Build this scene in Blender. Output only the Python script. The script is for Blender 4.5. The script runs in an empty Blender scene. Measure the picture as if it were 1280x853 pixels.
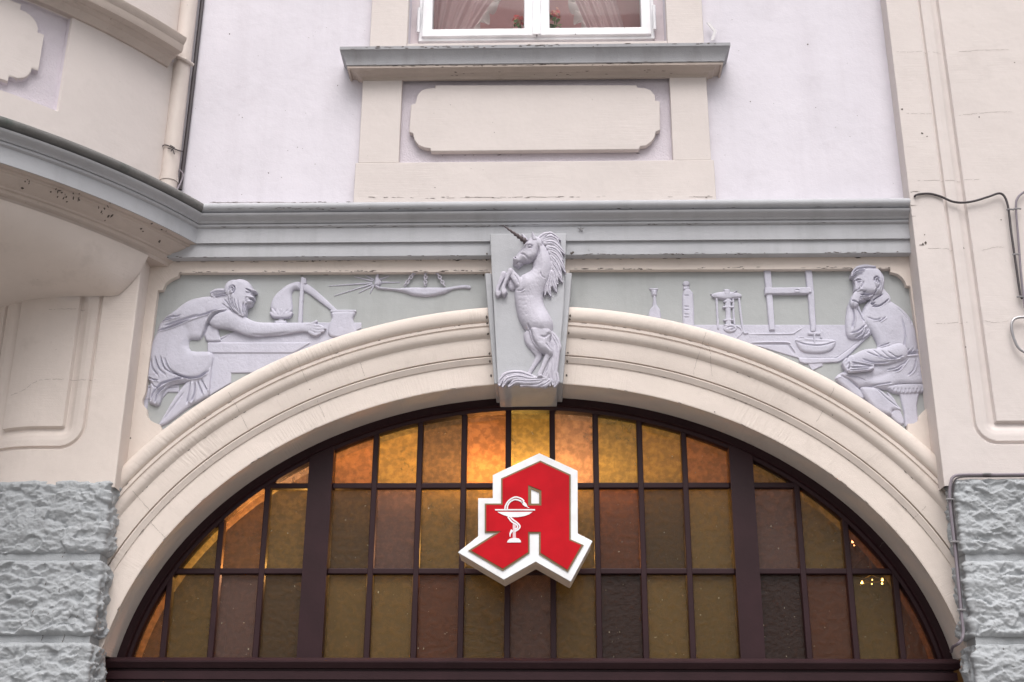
import bpy, math, random
import numpy as np
from mathutils import Matrix, Vector
from mathutils.geometry import tessellate_polygon

random.seed(4)
RNG = np.random.default_rng(7)
SC = bpy.context.scene
COL = SC.collection

# ------------------------------------------------------------------ camera
FPX = 1600.0
CAM = np.array([0.07, -5.2, 1.6])


def cam_rot(p, y, r):
    cp, sp, cy, sy, cr, sr = math.cos(p), math.sin(p), math.cos(y), math.sin(y), math.cos(r), math.sin(r)
    return (np.array([[cy, -sy, 0], [sy, cy, 0], [0, 0, 1]]) @ np.array([[1, 0, 0], [0, cp, -sp], [0, sp, cp]])
            @ np.array([[cr, 0, sr], [0, 1, 0], [-sr, 0, cr]]))


RC = cam_rot(*np.radians([21.3, 1.664, -0.342]))
cd = bpy.data.cameras.new('camera')
cam = bpy.data.objects.new('camera', cd)
COL.objects.link(cam)
cd.sensor_width = 36
cd.sensor_fit = 'HORIZONTAL'
cd.lens = FPX / 1280 * 36
cd.clip_start = 0.05
cd.clip_end = 800
cam.matrix_world = Matrix([[RC[0, 0], RC[0, 2], -RC[0, 1], CAM[0]], [RC[1, 0], RC[1, 2], -RC[1, 1], CAM[1]],
                           [RC[2, 0], RC[2, 2], -RC[2, 1], CAM[2]], [0, 0, 0, 1]])
SC.camera = cam

# ------------------------------------------------------------------ world, sun, exposure
SUN_EL, SUN_ROT = 58.0, 176.0
w = bpy.data.worlds.new('World')
SC.world = w
w.use_nodes = True
nt = w.node_tree
bg = nt.nodes['Background']
sky = nt.nodes.new('ShaderNodeTexSky')
sky.sky_type = 'NISHITA'
sky.sun_disc = False
sky.sun_elevation = math.radians(SUN_EL)
sky.sun_rotation = math.radians(SUN_ROT)
sky.air_density = 1.0
sky.dust_density = 6.0
sky.ozone_density = 1.0
hs = nt.nodes.new('ShaderNodeHueSaturation')
hs.inputs['Saturation'].default_value = 0.32
nt.links.new(sky.outputs[0], hs.inputs['Color'])
nt.links.new(hs.outputs[0], bg.inputs['Color'])
bg.inputs['Strength'].default_value = 0.12
sd = bpy.data.lights.new('sun', 'SUN')
sun = bpy.data.objects.new('sun', sd)
COL.objects.link(sun)
sd.energy = 1.2
sd.angle = math.radians(45)
sd.color = (1.0, 0.965, 0.95)
e, a = math.radians(SUN_EL), math.radians(SUN_ROT)
sun.rotation_euler = Vector((math.sin(a) * math.cos(e), math.cos(a) * math.cos(e), math.sin(e))).to_track_quat('Z', 'Y').to_euler()
SC.view_settings.view_transform = 'Standard'
SC.view_settings.look = 'None'
SC.view_settings.gamma = 1
SC.view_settings.exposure = 0.47
SC.cycles.max_bounces = 10
SC.cycles.transparent_max_bounces = 12


# ------------------------------------------------------------------ measuring helpers: from the photo's pixel grid to a real plane
def at(px, py, Y):
    d = RC @ np.array([px - 640.0, FPX, 426.5 - py])
    return CAM + d * ((Y - CAM[1]) / d[1])


def atz(px, py, z):
    d = RC @ np.array([px - 640.0, FPX, 426.5 - py])
    return CAM + d * ((z - CAM[2]) / d[2])


def at_arr(U, V, Y):
    dx, dy = U - 640.0, 426.5 - V
    d = [RC[i, 0] * dx + RC[i, 1] * FPX + RC[i, 2] * dy for i in range(3)]
    k = (Y - CAM[1]) / d[1]
    return CAM[0] + d[0] * k, CAM[2] + d[2] * k


def xz(pts, Y):
    return [(float(q[0]), float(q[2])) for q in (at(p[0], p[1], Y) for p in pts)]


def crop(ox, oy, s, pts):
    return [(ox + p[0] / s, oy + p[1] / s) for p in pts]


def zc(py, Y, px=640):
    return float(at(px, py, Y)[2])


def xc(px, py, Y):
    return float(at(px, py, Y)[0])


# ------------------------------------------------------------------ noise
TAB = RNG.random((256, 256))


def vnoise(x, y, seed=0):
    x = np.asarray(x, float) + seed * 17.31
    y = np.asarray(y, float) + seed * 9.77
    xi, yi = np.floor(x).astype(int), np.floor(y).astype(int)
    fx, fy = x - xi, y - yi
    fx, fy = fx * fx * (3 - 2 * fx), fy * fy * (3 - 2 * fy)
    g = lambda i, j: TAB[i & 255, j & 255]
    return (g(xi, yi) * (1 - fx) + g(xi + 1, yi) * fx) * (1 - fy) + (g(xi, yi + 1) * (1 - fx) + g(xi + 1, yi + 1) * fx) * fy


def fbm(x, y, seed=0, n=4):
    s, a, t = 0, 1.0, 0
    for i in range(n):
        s = s + a * vnoise(x * 2 ** i, y * 2 ** i, seed + i)
        t += a
        a *= 0.5
    return s / t


def facets(x, y, seed=0):
    """chisel-like tilted facets: every jittered cell is a tilted plane, the highest one wins"""
    xi, yi = np.floor(x).astype(int), np.floor(y).astype(int)
    best = np.full(x.shape, 9.0)
    h = np.zeros(x.shape)
    for i in (-1, 0, 1):
        for j in (-1, 0, 1):
            a, b = xi + i + seed * 31, yi + j + seed * 57
            cx = xi + i + TAB[a & 255, b & 255]
            cy = yi + j + TAB[(a + 91) & 255, (b + 13) & 255]
            dx, dy = x - cx, y - cy
            d = dx * dx + dy * dy
            k = (TAB[(a + 7) & 255, (b + 77) & 255] + (TAB[(a + 50) & 255, (b + 20) & 255] - 0.5) * 1.3 * dx
                 + (TAB[(a + 33) & 255, (b + 99) & 255] - 0.25) * 1.3 * dy)
            m = d < best
            h = np.where(m, k, h)
            best = np.where(m, d, best)
    return h


# ------------------------------------------------------------------ objects
def link(name, me, mats, parent=None, smooth=True, angle=35):
    for m in (mats if isinstance(mats, (list, tuple)) else [mats]):
        me.materials.append(m)
    if smooth:
        me.shade_smooth()
        me.set_sharp_from_angle(angle=math.radians(angle))
    me.name = name
    o = bpy.data.objects.new(name, me)
    COL.objects.link(o)
    if parent is not None:
        o.parent = parent
    return o


def np_mesh(verts, quads):
    me = bpy.data.meshes.new('m')
    v = np.asarray(verts, np.float32)
    f = np.asarray(quads, np.int32)
    me.vertices.add(len(v))
    me.vertices.foreach_set('co', v.ravel())
    me.loops.add(f.size)
    me.loops.foreach_set('vertex_index', f.ravel())
    me.polygons.add(len(f))
    me.polygons.foreach_set('loop_start', np.arange(0, f.size, f.shape[1], dtype=np.int32))
    me.update(calc_edges=True)
    me.validate()
    return me


def empty(name, label, cat, loc=(0, 0, 0), group=None):
    o = bpy.data.objects.new(name, None)
    COL.objects.link(o)
    o.location = loc
    o.empty_display_size = 0.1
    tag(o, label, cat, group)
    return o


def tag(o, label, cat=None, group=None):
    o['label'] = label
    if cat:
        o['category'] = cat
    if group:
        o['group'] = group
    return o


class MB:
    def __init__(s):
        s.v, s.f, s.mi = [], [], []

    def add(s, vs, fs, mi=0):
        n = len(s.v)
        s.v += [tuple(map(float, p)) for p in vs]
        for f in fs:
            s.f.append(tuple(i + n for i in f))
            s.mi.append(mi)

    def box(s, x0, x1, y0, y1, z0, z1, mi=0):
        s.add([(x0, y0, z0), (x1, y0, z0), (x1, y1, z0), (x0, y1, z0), (x0, y0, z1), (x1, y0, z1), (x1, y1, z1), (x0, y1, z1)],
              [(0, 3, 2, 1), (4, 5, 6, 7), (0, 1, 5, 4), (1, 2, 6, 5), (2, 3, 7, 6), (3, 0, 4, 7)], mi)

    def prism(s, outer, y0, y1, holes=(), mi=0, back=True):
        """outline in (x, z), extruded from y0 (front) to y1"""
        loops = [list(outer)] + [list(h) for h in holes]
        flat = [p for l in loops for p in l]
        tris = tessellate_polygon([[Vector((p[0], p[1], 0)) for p in l] for l in loops])
        n = len(flat)
        vs = [(p[0], y0, p[1]) for p in flat] + [(p[0], y1, p[1]) for p in flat]
        fs = []
        for t in tris:
            a, b, c = (flat[i] for i in t)
            ar = (b[0] - a[0]) * (c[1] - a[1]) - (b[1] - a[1]) * (c[0] - a[0])
            t = tuple(t) if ar > 0 else tuple(reversed(t))
            fs.append(t)
            if back:
                fs.append(tuple(i + n for i in reversed(t)))
        k = 0
        for li, l in enumerate(loops):
            m = len(l)
            ar = sum(l[i][0] * l[(i + 1) % m][1] - l[(i + 1) % m][0] * l[i][1] for i in range(m))
            ccw = (ar > 0) == (li == 0)
            for i in range(m):
                a, b = k + i, k + (i + 1) % m
                fs.append((a, a + n, b + n, b) if ccw else (b, b + n, a + n, a))
            k += m
        s.add(vs, fs, mi)

    def sweep(s, path, prof, plane='plan', caps=True, mi=0):
        """prof = (offset to the right of the path, height); plane 'plan': path (x, y), height z; 'face': path (x, z), height Y"""
        P = np.asarray(path, float)
        d = np.diff(P, axis=0)
        d /= np.linalg.norm(d, axis=1)[:, None]
        nr = np.c_[d[:, 1], -d[:, 0]]
        N = np.empty_like(P)
        N[0], N[-1] = nr[0], nr[-1]
        for i in range(1, len(P) - 1):
            m = nr[i - 1] + nr[i]
            m /= np.linalg.norm(m)
            N[i] = m / max(0.3, m @ nr[i])
        vs = []
        for i in range(len(P)):
            for o, h in prof:
                q = P[i] + N[i] * o
                vs.append((q[0], q[1], h) if plane == 'plan' else (q[0], h, q[1]))
        k = len(prof)
        fs = []
        for i in range(len(P) - 1):
            for j in range(k - 1):
                a = i * k + j
                fs.append((a, a + k, a + k + 1, a + 1))
        if caps:
            fs.append(tuple(range(k)))
            fs.append(tuple(reversed(range((len(P) - 1) * k, len(P) * k))))
        s.add(vs, fs, mi)

    def tube(s, pts, r, n=8, mi=0, r1=None):
        P = [Vector(p) for p in pts]
        rings = []
        up = None
        for i, p in enumerate(P):
            t = (P[min(i + 1, len(P) - 1)] - P[max(i - 1, 0)]).normalized()
            if up is None:
                up = t.orthogonal().normalized()
            up = (up - t * up.dot(t)).normalized()
            b = t.cross(up)
            rr = r if r1 is None else r + (r1 - r) * i / (len(P) - 1)
            rings.append([p + (up * math.cos(2 * math.pi * k / n) + b * math.sin(2 * math.pi * k / n)) * rr for k in range(n)])
        vs = [q for ring in rings for q in ring]
        fs = [(i * n + k, i * n + (k + 1) % n, (i + 1) * n + (k + 1) % n, (i + 1) * n + k) for i in range(len(P) - 1) for k in range(n)]
        fs += [tuple(reversed(range(n))), tuple(range((len(P) - 1) * n, len(P) * n))]
        s.add(vs, fs, mi)

    def build(s, name, mats, parent=None, bevel=0, smooth=True, angle=35):
        me = bpy.data.meshes.new('m')
        me.from_pydata(s.v, [], s.f)
        o = link(name, me, mats, parent, smooth, angle)
        if any(s.mi):
            me.polygons.foreach_set('material_index', s.mi)
        if bevel:
            b = o.modifiers.new('bevel', 'BEVEL')
            b.width = bevel
            b.segments = 2
            b.limit_method = 'ANGLE'
            b.angle_limit = math.radians(50)
            b.harden_normals = True
        return o


def grid_faces(n, m):
    i, j = np.meshgrid(np.arange(n - 1), np.arange(m - 1), indexing='ij')
    a = (i * m + j).ravel()
    return np.c_[a, a + m, a + m + 1, a + 1]


class Plan:
    """a wall line in plan, walked left to right, outward = to the right of the walking direction"""

    def __init__(s, pts, rad=0.03):
        P = np.asarray(pts, float)
        L = np.r_[0, np.cumsum(np.linalg.norm(np.diff(P, axis=0), axis=1))]
        s.len = L[-1]
        s.t = np.linspace(-0.3, s.len + 0.3, 2400)
        e0, e1 = P[1] - P[0], P[-1] - P[-2]
        q = np.array([np.interp(s.t, L, P[:, k]) for k in (0, 1)]).T
        q[s.t < 0] = P[0] + np.outer(s.t[s.t < 0] / np.linalg.norm(e0), e0)
        q[s.t > s.len] = P[-1] + np.outer((s.t[s.t > s.len] - s.len) / np.linalg.norm(e1), e1)
        step = s.t[1] - s.t[0]
        k = np.arange(-int(3 * rad / step) - 1, int(3 * rad / step) + 2) * step
        g = np.exp(-(k / rad) ** 2 * 2)
        g /= g.sum()
        pad = len(g) // 2
        s.q = np.array([np.convolve(np.pad(q[:, c], pad, mode='reflect', reflect_type='odd'), g, 'valid') for c in (0, 1)]).T
        d = np.gradient(s.q, axis=0)
        d /= np.linalg.norm(d, axis=1)[:, None]
        s.n = np.c_[d[:, 1], -d[:, 0]]

    def __call__(s, u, off):
        x, y, nx, ny = (np.interp(u, s.t, c) for c in (s.q[:, 0], s.q[:, 1], s.n[:, 0], s.n[:, 1]))
        return x + nx * off, y + ny * off


def shell(plan, U, Z, off):
    """a wall surface over plan x height, pushed outward by off(U, Z)"""
    UU, ZZ = np.meshgrid(U, Z, indexing='ij')
    x, y = plan(UU, off(UU, ZZ) if callable(off) else off)
    return np_mesh(np.c_[x.ravel(), y.ravel(), ZZ.ravel()], grid_faces(len(U), len(Z)))


def catmull(pts, n=8, closed=False):
    P = [np.array(p, float) for p in pts]
    out = []
    m = len(P)
    for i in range(m if closed else m - 1):
        p1, p2 = P[i], P[(i + 1) % m]
        p0 = P[i - 1] if (closed or i > 0) else 2 * p1 - p2
        p3 = P[(i + 2) % m] if (closed or i + 2 < m) else 2 * p2 - p1
        for k in range(n):
            t = k / n
            out.append(0.5 * (2 * p1 + (p2 - p0) * t + (2 * p0 - 5 * p1 + 4 * p2 - p3) * t * t + (3 * p1 - p0 - 3 * p2 + p3) * t ** 3))
    if not closed:
        out.append(P[-1])
    return np.array(out)


# ------------------------------------------------------------------ carved relief: a height field grown from body forms and cut folds
class Relief:
    def __init__(s, T, box, back, step=0.4, lift=0.018, hs=0.0021, ck=1.7, cw=0.85):
        s.ox, s.oy, s.s = T
        x0, y0, x1, y1 = box
        n, m = int((x1 - x0) / step) + 1, int((y1 - y0) / step) + 1
        s.U, s.V = np.meshgrid(np.linspace(x0, x1, n), np.linspace(y0, y1, m), indexing='ij')
        s.X, s.Y = (s.U - s.ox) * s.s, (s.V - s.oy) * s.s
        s.H = np.full(s.U.shape, -1e3)
        s.back, s.lift, s.step, s.hs, s.ck, s.cw = back, lift, step, hs, ck, cw
        s.hk = 1.0

    def _put(s, h):
        s.H = np.maximum(s.H, h)

    def _segdist(s, P, closed):
        D = np.full(s.X.shape, 1e9)
        Q = list(P)
        n = len(Q)
        for i in range(n if closed else n - 1):
            a, b = Q[i], Q[(i + 1) % n]
            dx, dy = b[0] - a[0], b[1] - a[1]
            L = dx * dx + dy * dy + 1e-9
            t = np.clip(((s.X - a[0]) * dx + (s.Y - a[1]) * dy) / L, 0, 1)
            D = np.minimum(D, (s.X - a[0] - t * dx) ** 2 + (s.Y - a[1] - t * dy) ** 2)
        return np.sqrt(D)

    def inside(s, P):
        ins = np.zeros(s.X.shape, bool)
        n = len(P)
        for i in range(n):
            (xa, ya), (xb, yb) = P[i], P[(i + 1) % n]
            c = ((ya > s.Y) != (yb > s.Y)) & (s.X < (xb - xa) * (s.Y - ya) / (yb - ya + 1e-12) + xa)
            ins ^= c
        return ins

    def poly(s, pts, H, r, base=0, smooth=True):
        P = catmull(pts, 4, True) if smooth else np.array(pts, float)
        H, base = H * s.hk, base * s.hk
        d = s._segdist(P, True)
        t = np.clip(d / r, 0, 1)
        h = base + H * np.sqrt(1 - (1 - t) ** 2)
        s._put(np.where(s.inside(P), h, -1e3))
        return s

    def win(s, x0, x1, y0, y1):
        k = s.step * s.s
        i0 = max(0, int((x0 - s.X[0, 0]) / k) - 1)
        i1 = max(i0, min(s.X.shape[0], int((x1 - s.X[0, 0]) / k) + 2))
        j0 = max(0, int((y0 - s.Y[0, 0]) / k) - 1)
        j1 = max(j0, min(s.X.shape[1], int((y1 - s.Y[0, 0]) / k) + 2))
        return slice(i0, i1), slice(j0, j1)

    def use(s, T):
        s.ox, s.oy, s.s = T
        s.X, s.Y = (s.U - s.ox) * s.s, (s.V - s.oy) * s.s
        return s

    def cap(s, a, ra, b, rb, k=0.6, base=0):
        R = max(ra, rb)
        w_ = s.win(min(a[0], b[0]) - R, max(a[0], b[0]) + R, min(a[1], b[1]) - R, max(a[1], b[1]) + R)
        X, Y = s.X[w_], s.Y[w_]
        if X.size == 0:
            return s
        dx, dy = b[0] - a[0], b[1] - a[1]
        t = np.clip(((X - a[0]) * dx + (Y - a[1]) * dy) / (dx * dx + dy * dy + 1e-9), 0, 1)
        r = ra + (rb - ra) * t
        d2 = (X - a[0] - t * dx) ** 2 + (Y - a[1] - t * dy) ** 2
        h = np.where(d2 < r * r, s.hk * (base + k * np.sqrt(np.maximum(r * r - d2, 0))), -1e3)
        s.H[w_] = np.maximum(s.H[w_], h)
        return s

    def limb(s, pts, rs, k=0.6, base=0, n=5):
        P = catmull(pts, n)
        R = np.interp(np.linspace(0, len(pts) - 1, len(P)), range(len(pts)), rs)
        B = np.interp(np.linspace(0, len(pts) - 1, len(P)), range(len(pts)), base) if isinstance(base, (list, tuple)) else np.full(len(P), base)
        for i in range(len(P) - 1):
            s.cap(P[i], R[i], P[i + 1], R[i + 1], k, B[i])
        return s

    def ell(s, c, rx, ry, H, ang=0, base=0):
        H, base = H * s.hk, base * s.hk
        ca, sa = math.cos(math.radians(ang)), math.sin(math.radians(ang))
        x, y = s.X - c[0], s.Y - c[1]
        q = ((x * ca + y * sa) / rx) ** 2 + ((-x * sa + y * ca) / ry) ** 2
        s._put(np.where(q < 1, base + H * np.sqrt(np.maximum(1 - q, 0)), -1e3))
        return s

    def swell(s, c, rx, ry, H, ang=0):
        ca, sa = math.cos(math.radians(ang)), math.sin(math.radians(ang))
        x, y = s.X - c[0], s.Y - c[1]
        q = ((x * ca + y * sa) / rx) ** 2 + ((-x * sa + y * ca) / ry) ** 2
        s.H = np.where(s.H > -500, s.H + H * np.exp(-q * 1.5), s.H)
        return s

    def cut(s, pts, w, d):
        """a fold or chisel line, fading at both ends; negative d raises a ridge"""
        P = catmull(pts, 5) if len(pts) > 2 else np.array(pts, float)
        w = w * s.cw
        d = d * s.ck * s.hk
        R = w * 3
        w_ = s.win(P[:, 0].min() - R, P[:, 0].max() + R, P[:, 1].min() - R, P[:, 1].max() + R)
        X, Y = s.X[w_], s.Y[w_]
        if X.size == 0:
            return s
        D = np.full(X.shape, 1e9)
        T = np.zeros(X.shape)
        n = len(P)
        for i in range(n - 1):
            a, b = P[i], P[i + 1]
            dx, dy = b[0] - a[0], b[1] - a[1]
            t = np.clip(((X - a[0]) * dx + (Y - a[1]) * dy) / (dx * dx + dy * dy + 1e-9), 0, 1)
            q = (X - a[0] - t * dx) ** 2 + (Y - a[1] - t * dy) ** 2
            m = q < D
            D = np.where(m, q, D)
            T = np.where(m, (i + t) / (n - 1), T)
        f = np.clip(np.minimum(T, 1 - T) * 6 + 0.25, 0, 1)
        H = s.H[w_]
        s.H[w_] = np.where(H > -500, np.maximum(H - d * f * np.exp(-D / (w * w)), 1.0), H)
        return s

    def folds(s, lines, w, d):
        for l in lines:
            s.cut(l, w, d)
            s.cut([(p[0] + w * 1.3, p[1] + w * 1.1) for p in l], w * 0.9, -d * 0.5)
        return s

    def build(s, name, mat, parent=None, grain=0.6, blur=1):
        M = s.H > -500
        H = np.where(M, s.H, 0) / s.s
        H = H + np.where(M, (fbm(s.U * 0.35, s.V * 0.35, 3, 3) - 0.5) * grain, 0)
        for _ in range(blur):
            a, c = np.zeros_like(H), np.zeros_like(H)
            for i in (-1, 0, 1):
                for j in (-1, 0, 1):
                    k = (2 - abs(i)) * (2 - abs(j))
                    a += k * np.roll(np.roll(H * M, i, 0), j, 1)
                    c += k * np.roll(np.roll(M * 1.0, i, 0), j, 1)
            H = np.where(M, a / np.maximum(c, 1), H)
        H = np.where(M, np.maximum(H, 0.4), -0.8)
        X, Z = at_arr(s.U, s.V, s.back - s.lift)
        Yc = s.back - H * s.hs
        n, m = M.shape
        ring = M.copy()
        for i in (-1, 0, 1):
            for j in (-1, 0, 1):
                ring |= np.roll(np.roll(M, i, 0), j, 1)
        idx = np.full(M.shape, -1)
        idx[ring] = np.arange(ring.sum())
        q = np.stack([idx[:-1, :-1], idx[:-1, 1:], idx[1:, 1:], idx[1:, :-1]], -1).reshape(-1, 4)
        q = q[(q >= 0).all(1)]
        me = np_mesh(np.c_[X[ring], Yc[ring], Z[ring]], q)
        return link(name, me, mat, parent, True, 70)


# ------------------------------------------------------------------ materials
def nodes(name):
    m = bpy.data.materials.new(name)
    m.use_nodes = True
    t = m.node_tree
    return m, t, t.nodes['Principled BSDF'], t.nodes.new, t.links.new


def ramp(new, lk, src, p0, p1):
    r = new('ShaderNodeMapRange')
    r.inputs['From Min'].default_value = p0
    r.inputs['From Max'].default_value = p1
    lk(src, r.inputs['Value'])
    return r.outputs[0]


def mixc(new, lk, fac, a, b, mode='MIX'):
    n = new('ShaderNodeMix')
    n.data_type = 'RGBA'
    n.blend_type = mode
    for sck, v in ((n.inputs[0], fac), (n.inputs[6], a), (n.inputs[7], b)):
        if isinstance(v, (tuple, list)):
            sck.default_value = (*v[:3], 1)
        elif isinstance(v, (int, float)):
            sck.default_value = v
        else:
            lk(v, sck)
    return n.outputs[2]


def paint(name, base, rough=0.75, var=0.10, stain=None, stain_amt=0.3, bump=0.25, grain=220.0, tool=None, speck=0.5, streak=0.0, tool_amt=0.3):
    m, t, p, new, lk = nodes(name)
    tc = new('ShaderNodeTexCoord')
    geo = new('ShaderNodeNewGeometry')
    pos = geo.outputs['Position']

    def noise(scale, detail=4, rg=0.55, vec=None):
        n = new('ShaderNodeTexNoise')
        n.inputs['Scale'].default_value = scale
        n.inputs['Detail'].default_value = detail
        n.inputs['Roughness'].default_value = rg
        lk(vec or pos, n.inputs['Vector'])
        return n.outputs['Fac']

    stain = stain or tuple(c * 0.55 for c in base)
    c = mixc(new, lk, ramp(new, lk, noise(2.3, 6, 0.6), 0.3, 0.7), tuple(x * (1 - var) for x in base), tuple(min(1, x * (1 + var * 0.5)) for x in base))
    c = mixc(new, lk, ramp(new, lk, noise(14, 5, 0.65), 0.55, 0.85), c, tuple(x * (1 - var * 1.2) for x in base))
    if streak:
        mp = new('ShaderNodeMapping')
        mp.inputs['Scale'].default_value = (9, 9, 0.7)
        lk(pos, mp.inputs['Vector'])
        n = noise(1.0, 5, 0.6, mp.outputs[0])
        k = new('ShaderNodeMath')
        k.operation = 'MULTIPLY'
        lk(ramp(new, lk, n, 0.52, 0.75), k.inputs[0])
        k.inputs[1].default_value = streak
        c = mixc(new, lk, k.outputs[0], c, stain)
    if speck:
        k = new('ShaderNodeMath')
        k.operation = 'MULTIPLY'
        lk(ramp(new, lk, noise(55, 3, 0.7), 0.68, 0.74), k.inputs[0])
        k2 = new('ShaderNodeMath')
        k2.operation = 'MULTIPLY'
        lk(ramp(new, lk, noise(4, 3), 0.45, 0.65), k2.inputs[0])
        k2.inputs[1].default_value = speck
        lk(k2.outputs[0], k.inputs[1])
        c = mixc(new, lk, k.outputs[0], c, stain)
    if stain_amt:
        k = new('ShaderNodeMath')
        k.operation = 'MULTIPLY'
        lk(ramp(new, lk, noise(5.5, 8, 0.7), 0.56, 0.75), k.inputs[0])
        k.inputs[1].default_value = stain_amt
        c = mixc(new, lk, k.outputs[0], c, stain)
    lk(c, p.inputs['Base Color'])
    p.inputs['Roughness'].default_value = rough
    p.inputs['Specular IOR Level'].default_value = 0.3
    h = noise(grain, 3, 0.6)
    b = new('ShaderNodeBump')
    b.inputs['Strength'].default_value = bump
    b.inputs['Distance'].default_value = 0.004
    lk(h, b.inputs['Height'])
    last = b
    if tool:
        mp = new('ShaderNodeMapping')
        if tool == 'radial':
            sx = new('ShaderNodeSeparateXYZ')
            lk(pos, sx.inputs[0])
            dz = new('ShaderNodeMath')
            dz.operation = 'SUBTRACT'
            lk(sx.outputs['Z'], dz.inputs[0])
            dz.inputs[1].default_value = 1.75
            an = new('ShaderNodeMath')
            an.operation = 'ARCTAN2'
            lk(dz.outputs[0], an.inputs[0])
            lk(sx.outputs['X'], an.inputs[1])
            ln = new('ShaderNodeVectorMath')
            ln.operation = 'LENGTH'
            lk(pos, ln.inputs[0])
            cb = new('ShaderNodeCombineXYZ')
            lk(an.outputs[0], cb.inputs[0])
            lk(ln.outputs['Value'], cb.inputs[1])
            lk(cb.outputs[0], mp.inputs['Vector'])
            mp.inputs['Scale'].default_value = (170, 9, 1)
        else:
            lk(pos, mp.inputs['Vector'])
            mp.inputs['Scale'].default_value = (10, 10, 150) if tool == 'horizontal' else (150, 150, 10)
        n = noise(1.0, 3, 0.6, mp.outputs[0])
        k = new('ShaderNodeMath')
        k.operation = 'MULTIPLY'
        lk(ramp(new, lk, n, 0.35, 0.7), k.inputs[0])
        lk(ramp(new, lk, noise(2.7, 3), 0.46, 0.66), k.inputs[1])
        b2 = new('ShaderNodeBump')
        b2.inputs['Strength'].default_value = tool_amt
        b2.inputs['Distance'].default_value = 0.004
        lk(k.outputs[0], b2.inputs['Height'])
        lk(b.outputs[0], b2.inputs['Normal'])
        last = b2
    b3 = new('ShaderNodeBump')
    b3.inputs['Strength'].default_value = 0.25
    b3.inputs['Distance'].default_value = 0.02
    lk(noise(7, 3), b3.inputs['Height'])
    lk(last.outputs[0], b3.inputs['Normal'])
    lk(b3.outputs[0], p.inputs['Normal'])
    return m


def simple(name, base, rough=0.5, metal=0.0, emit=None, es=0, bump=0.0, grain=90, spec=0.5):
    m, t, p, new, lk = nodes(name)
    geo = new('ShaderNodeNewGeometry')
    n = new('ShaderNodeTexNoise')
    n.inputs['Scale'].default_value = grain
    n.inputs['Detail'].default_value = 4
    lk(geo.outputs['Position'], n.inputs['Vector'])
    n2 = new('ShaderNodeTexNoise')
    n2.inputs['Scale'].default_value = 9
    n2.inputs['Detail'].default_value = 5
    lk(geo.outputs['Position'], n2.inputs['Vector'])
    c = mixc(new, lk, ramp(new, lk, n2.outputs['Fac'], 0.35, 0.7), tuple(x * 0.85 for x in base), tuple(min(1, x * 1.08) for x in base))
    lk(c, p.inputs['Base Color'])
    p.inputs['Roughness'].default_value = rough
    p.inputs['Metallic'].default_value = metal
    p.inputs['Specular IOR Level'].default_value = spec
    if emit:
        p.inputs['Emission Color'].default_value = (*emit, 1)
        p.inputs['Emission Strength'].default_value = es
    if bump:
        b = new('ShaderNodeBump')
        b.inputs['Strength'].default_value = bump
        b.inputs['Distance'].default_value = 0.003
        lk(n.outputs['Fac'], b.inputs['Height'])
        lk(b.outputs[0], p.inputs['Normal'])
    return m


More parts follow.
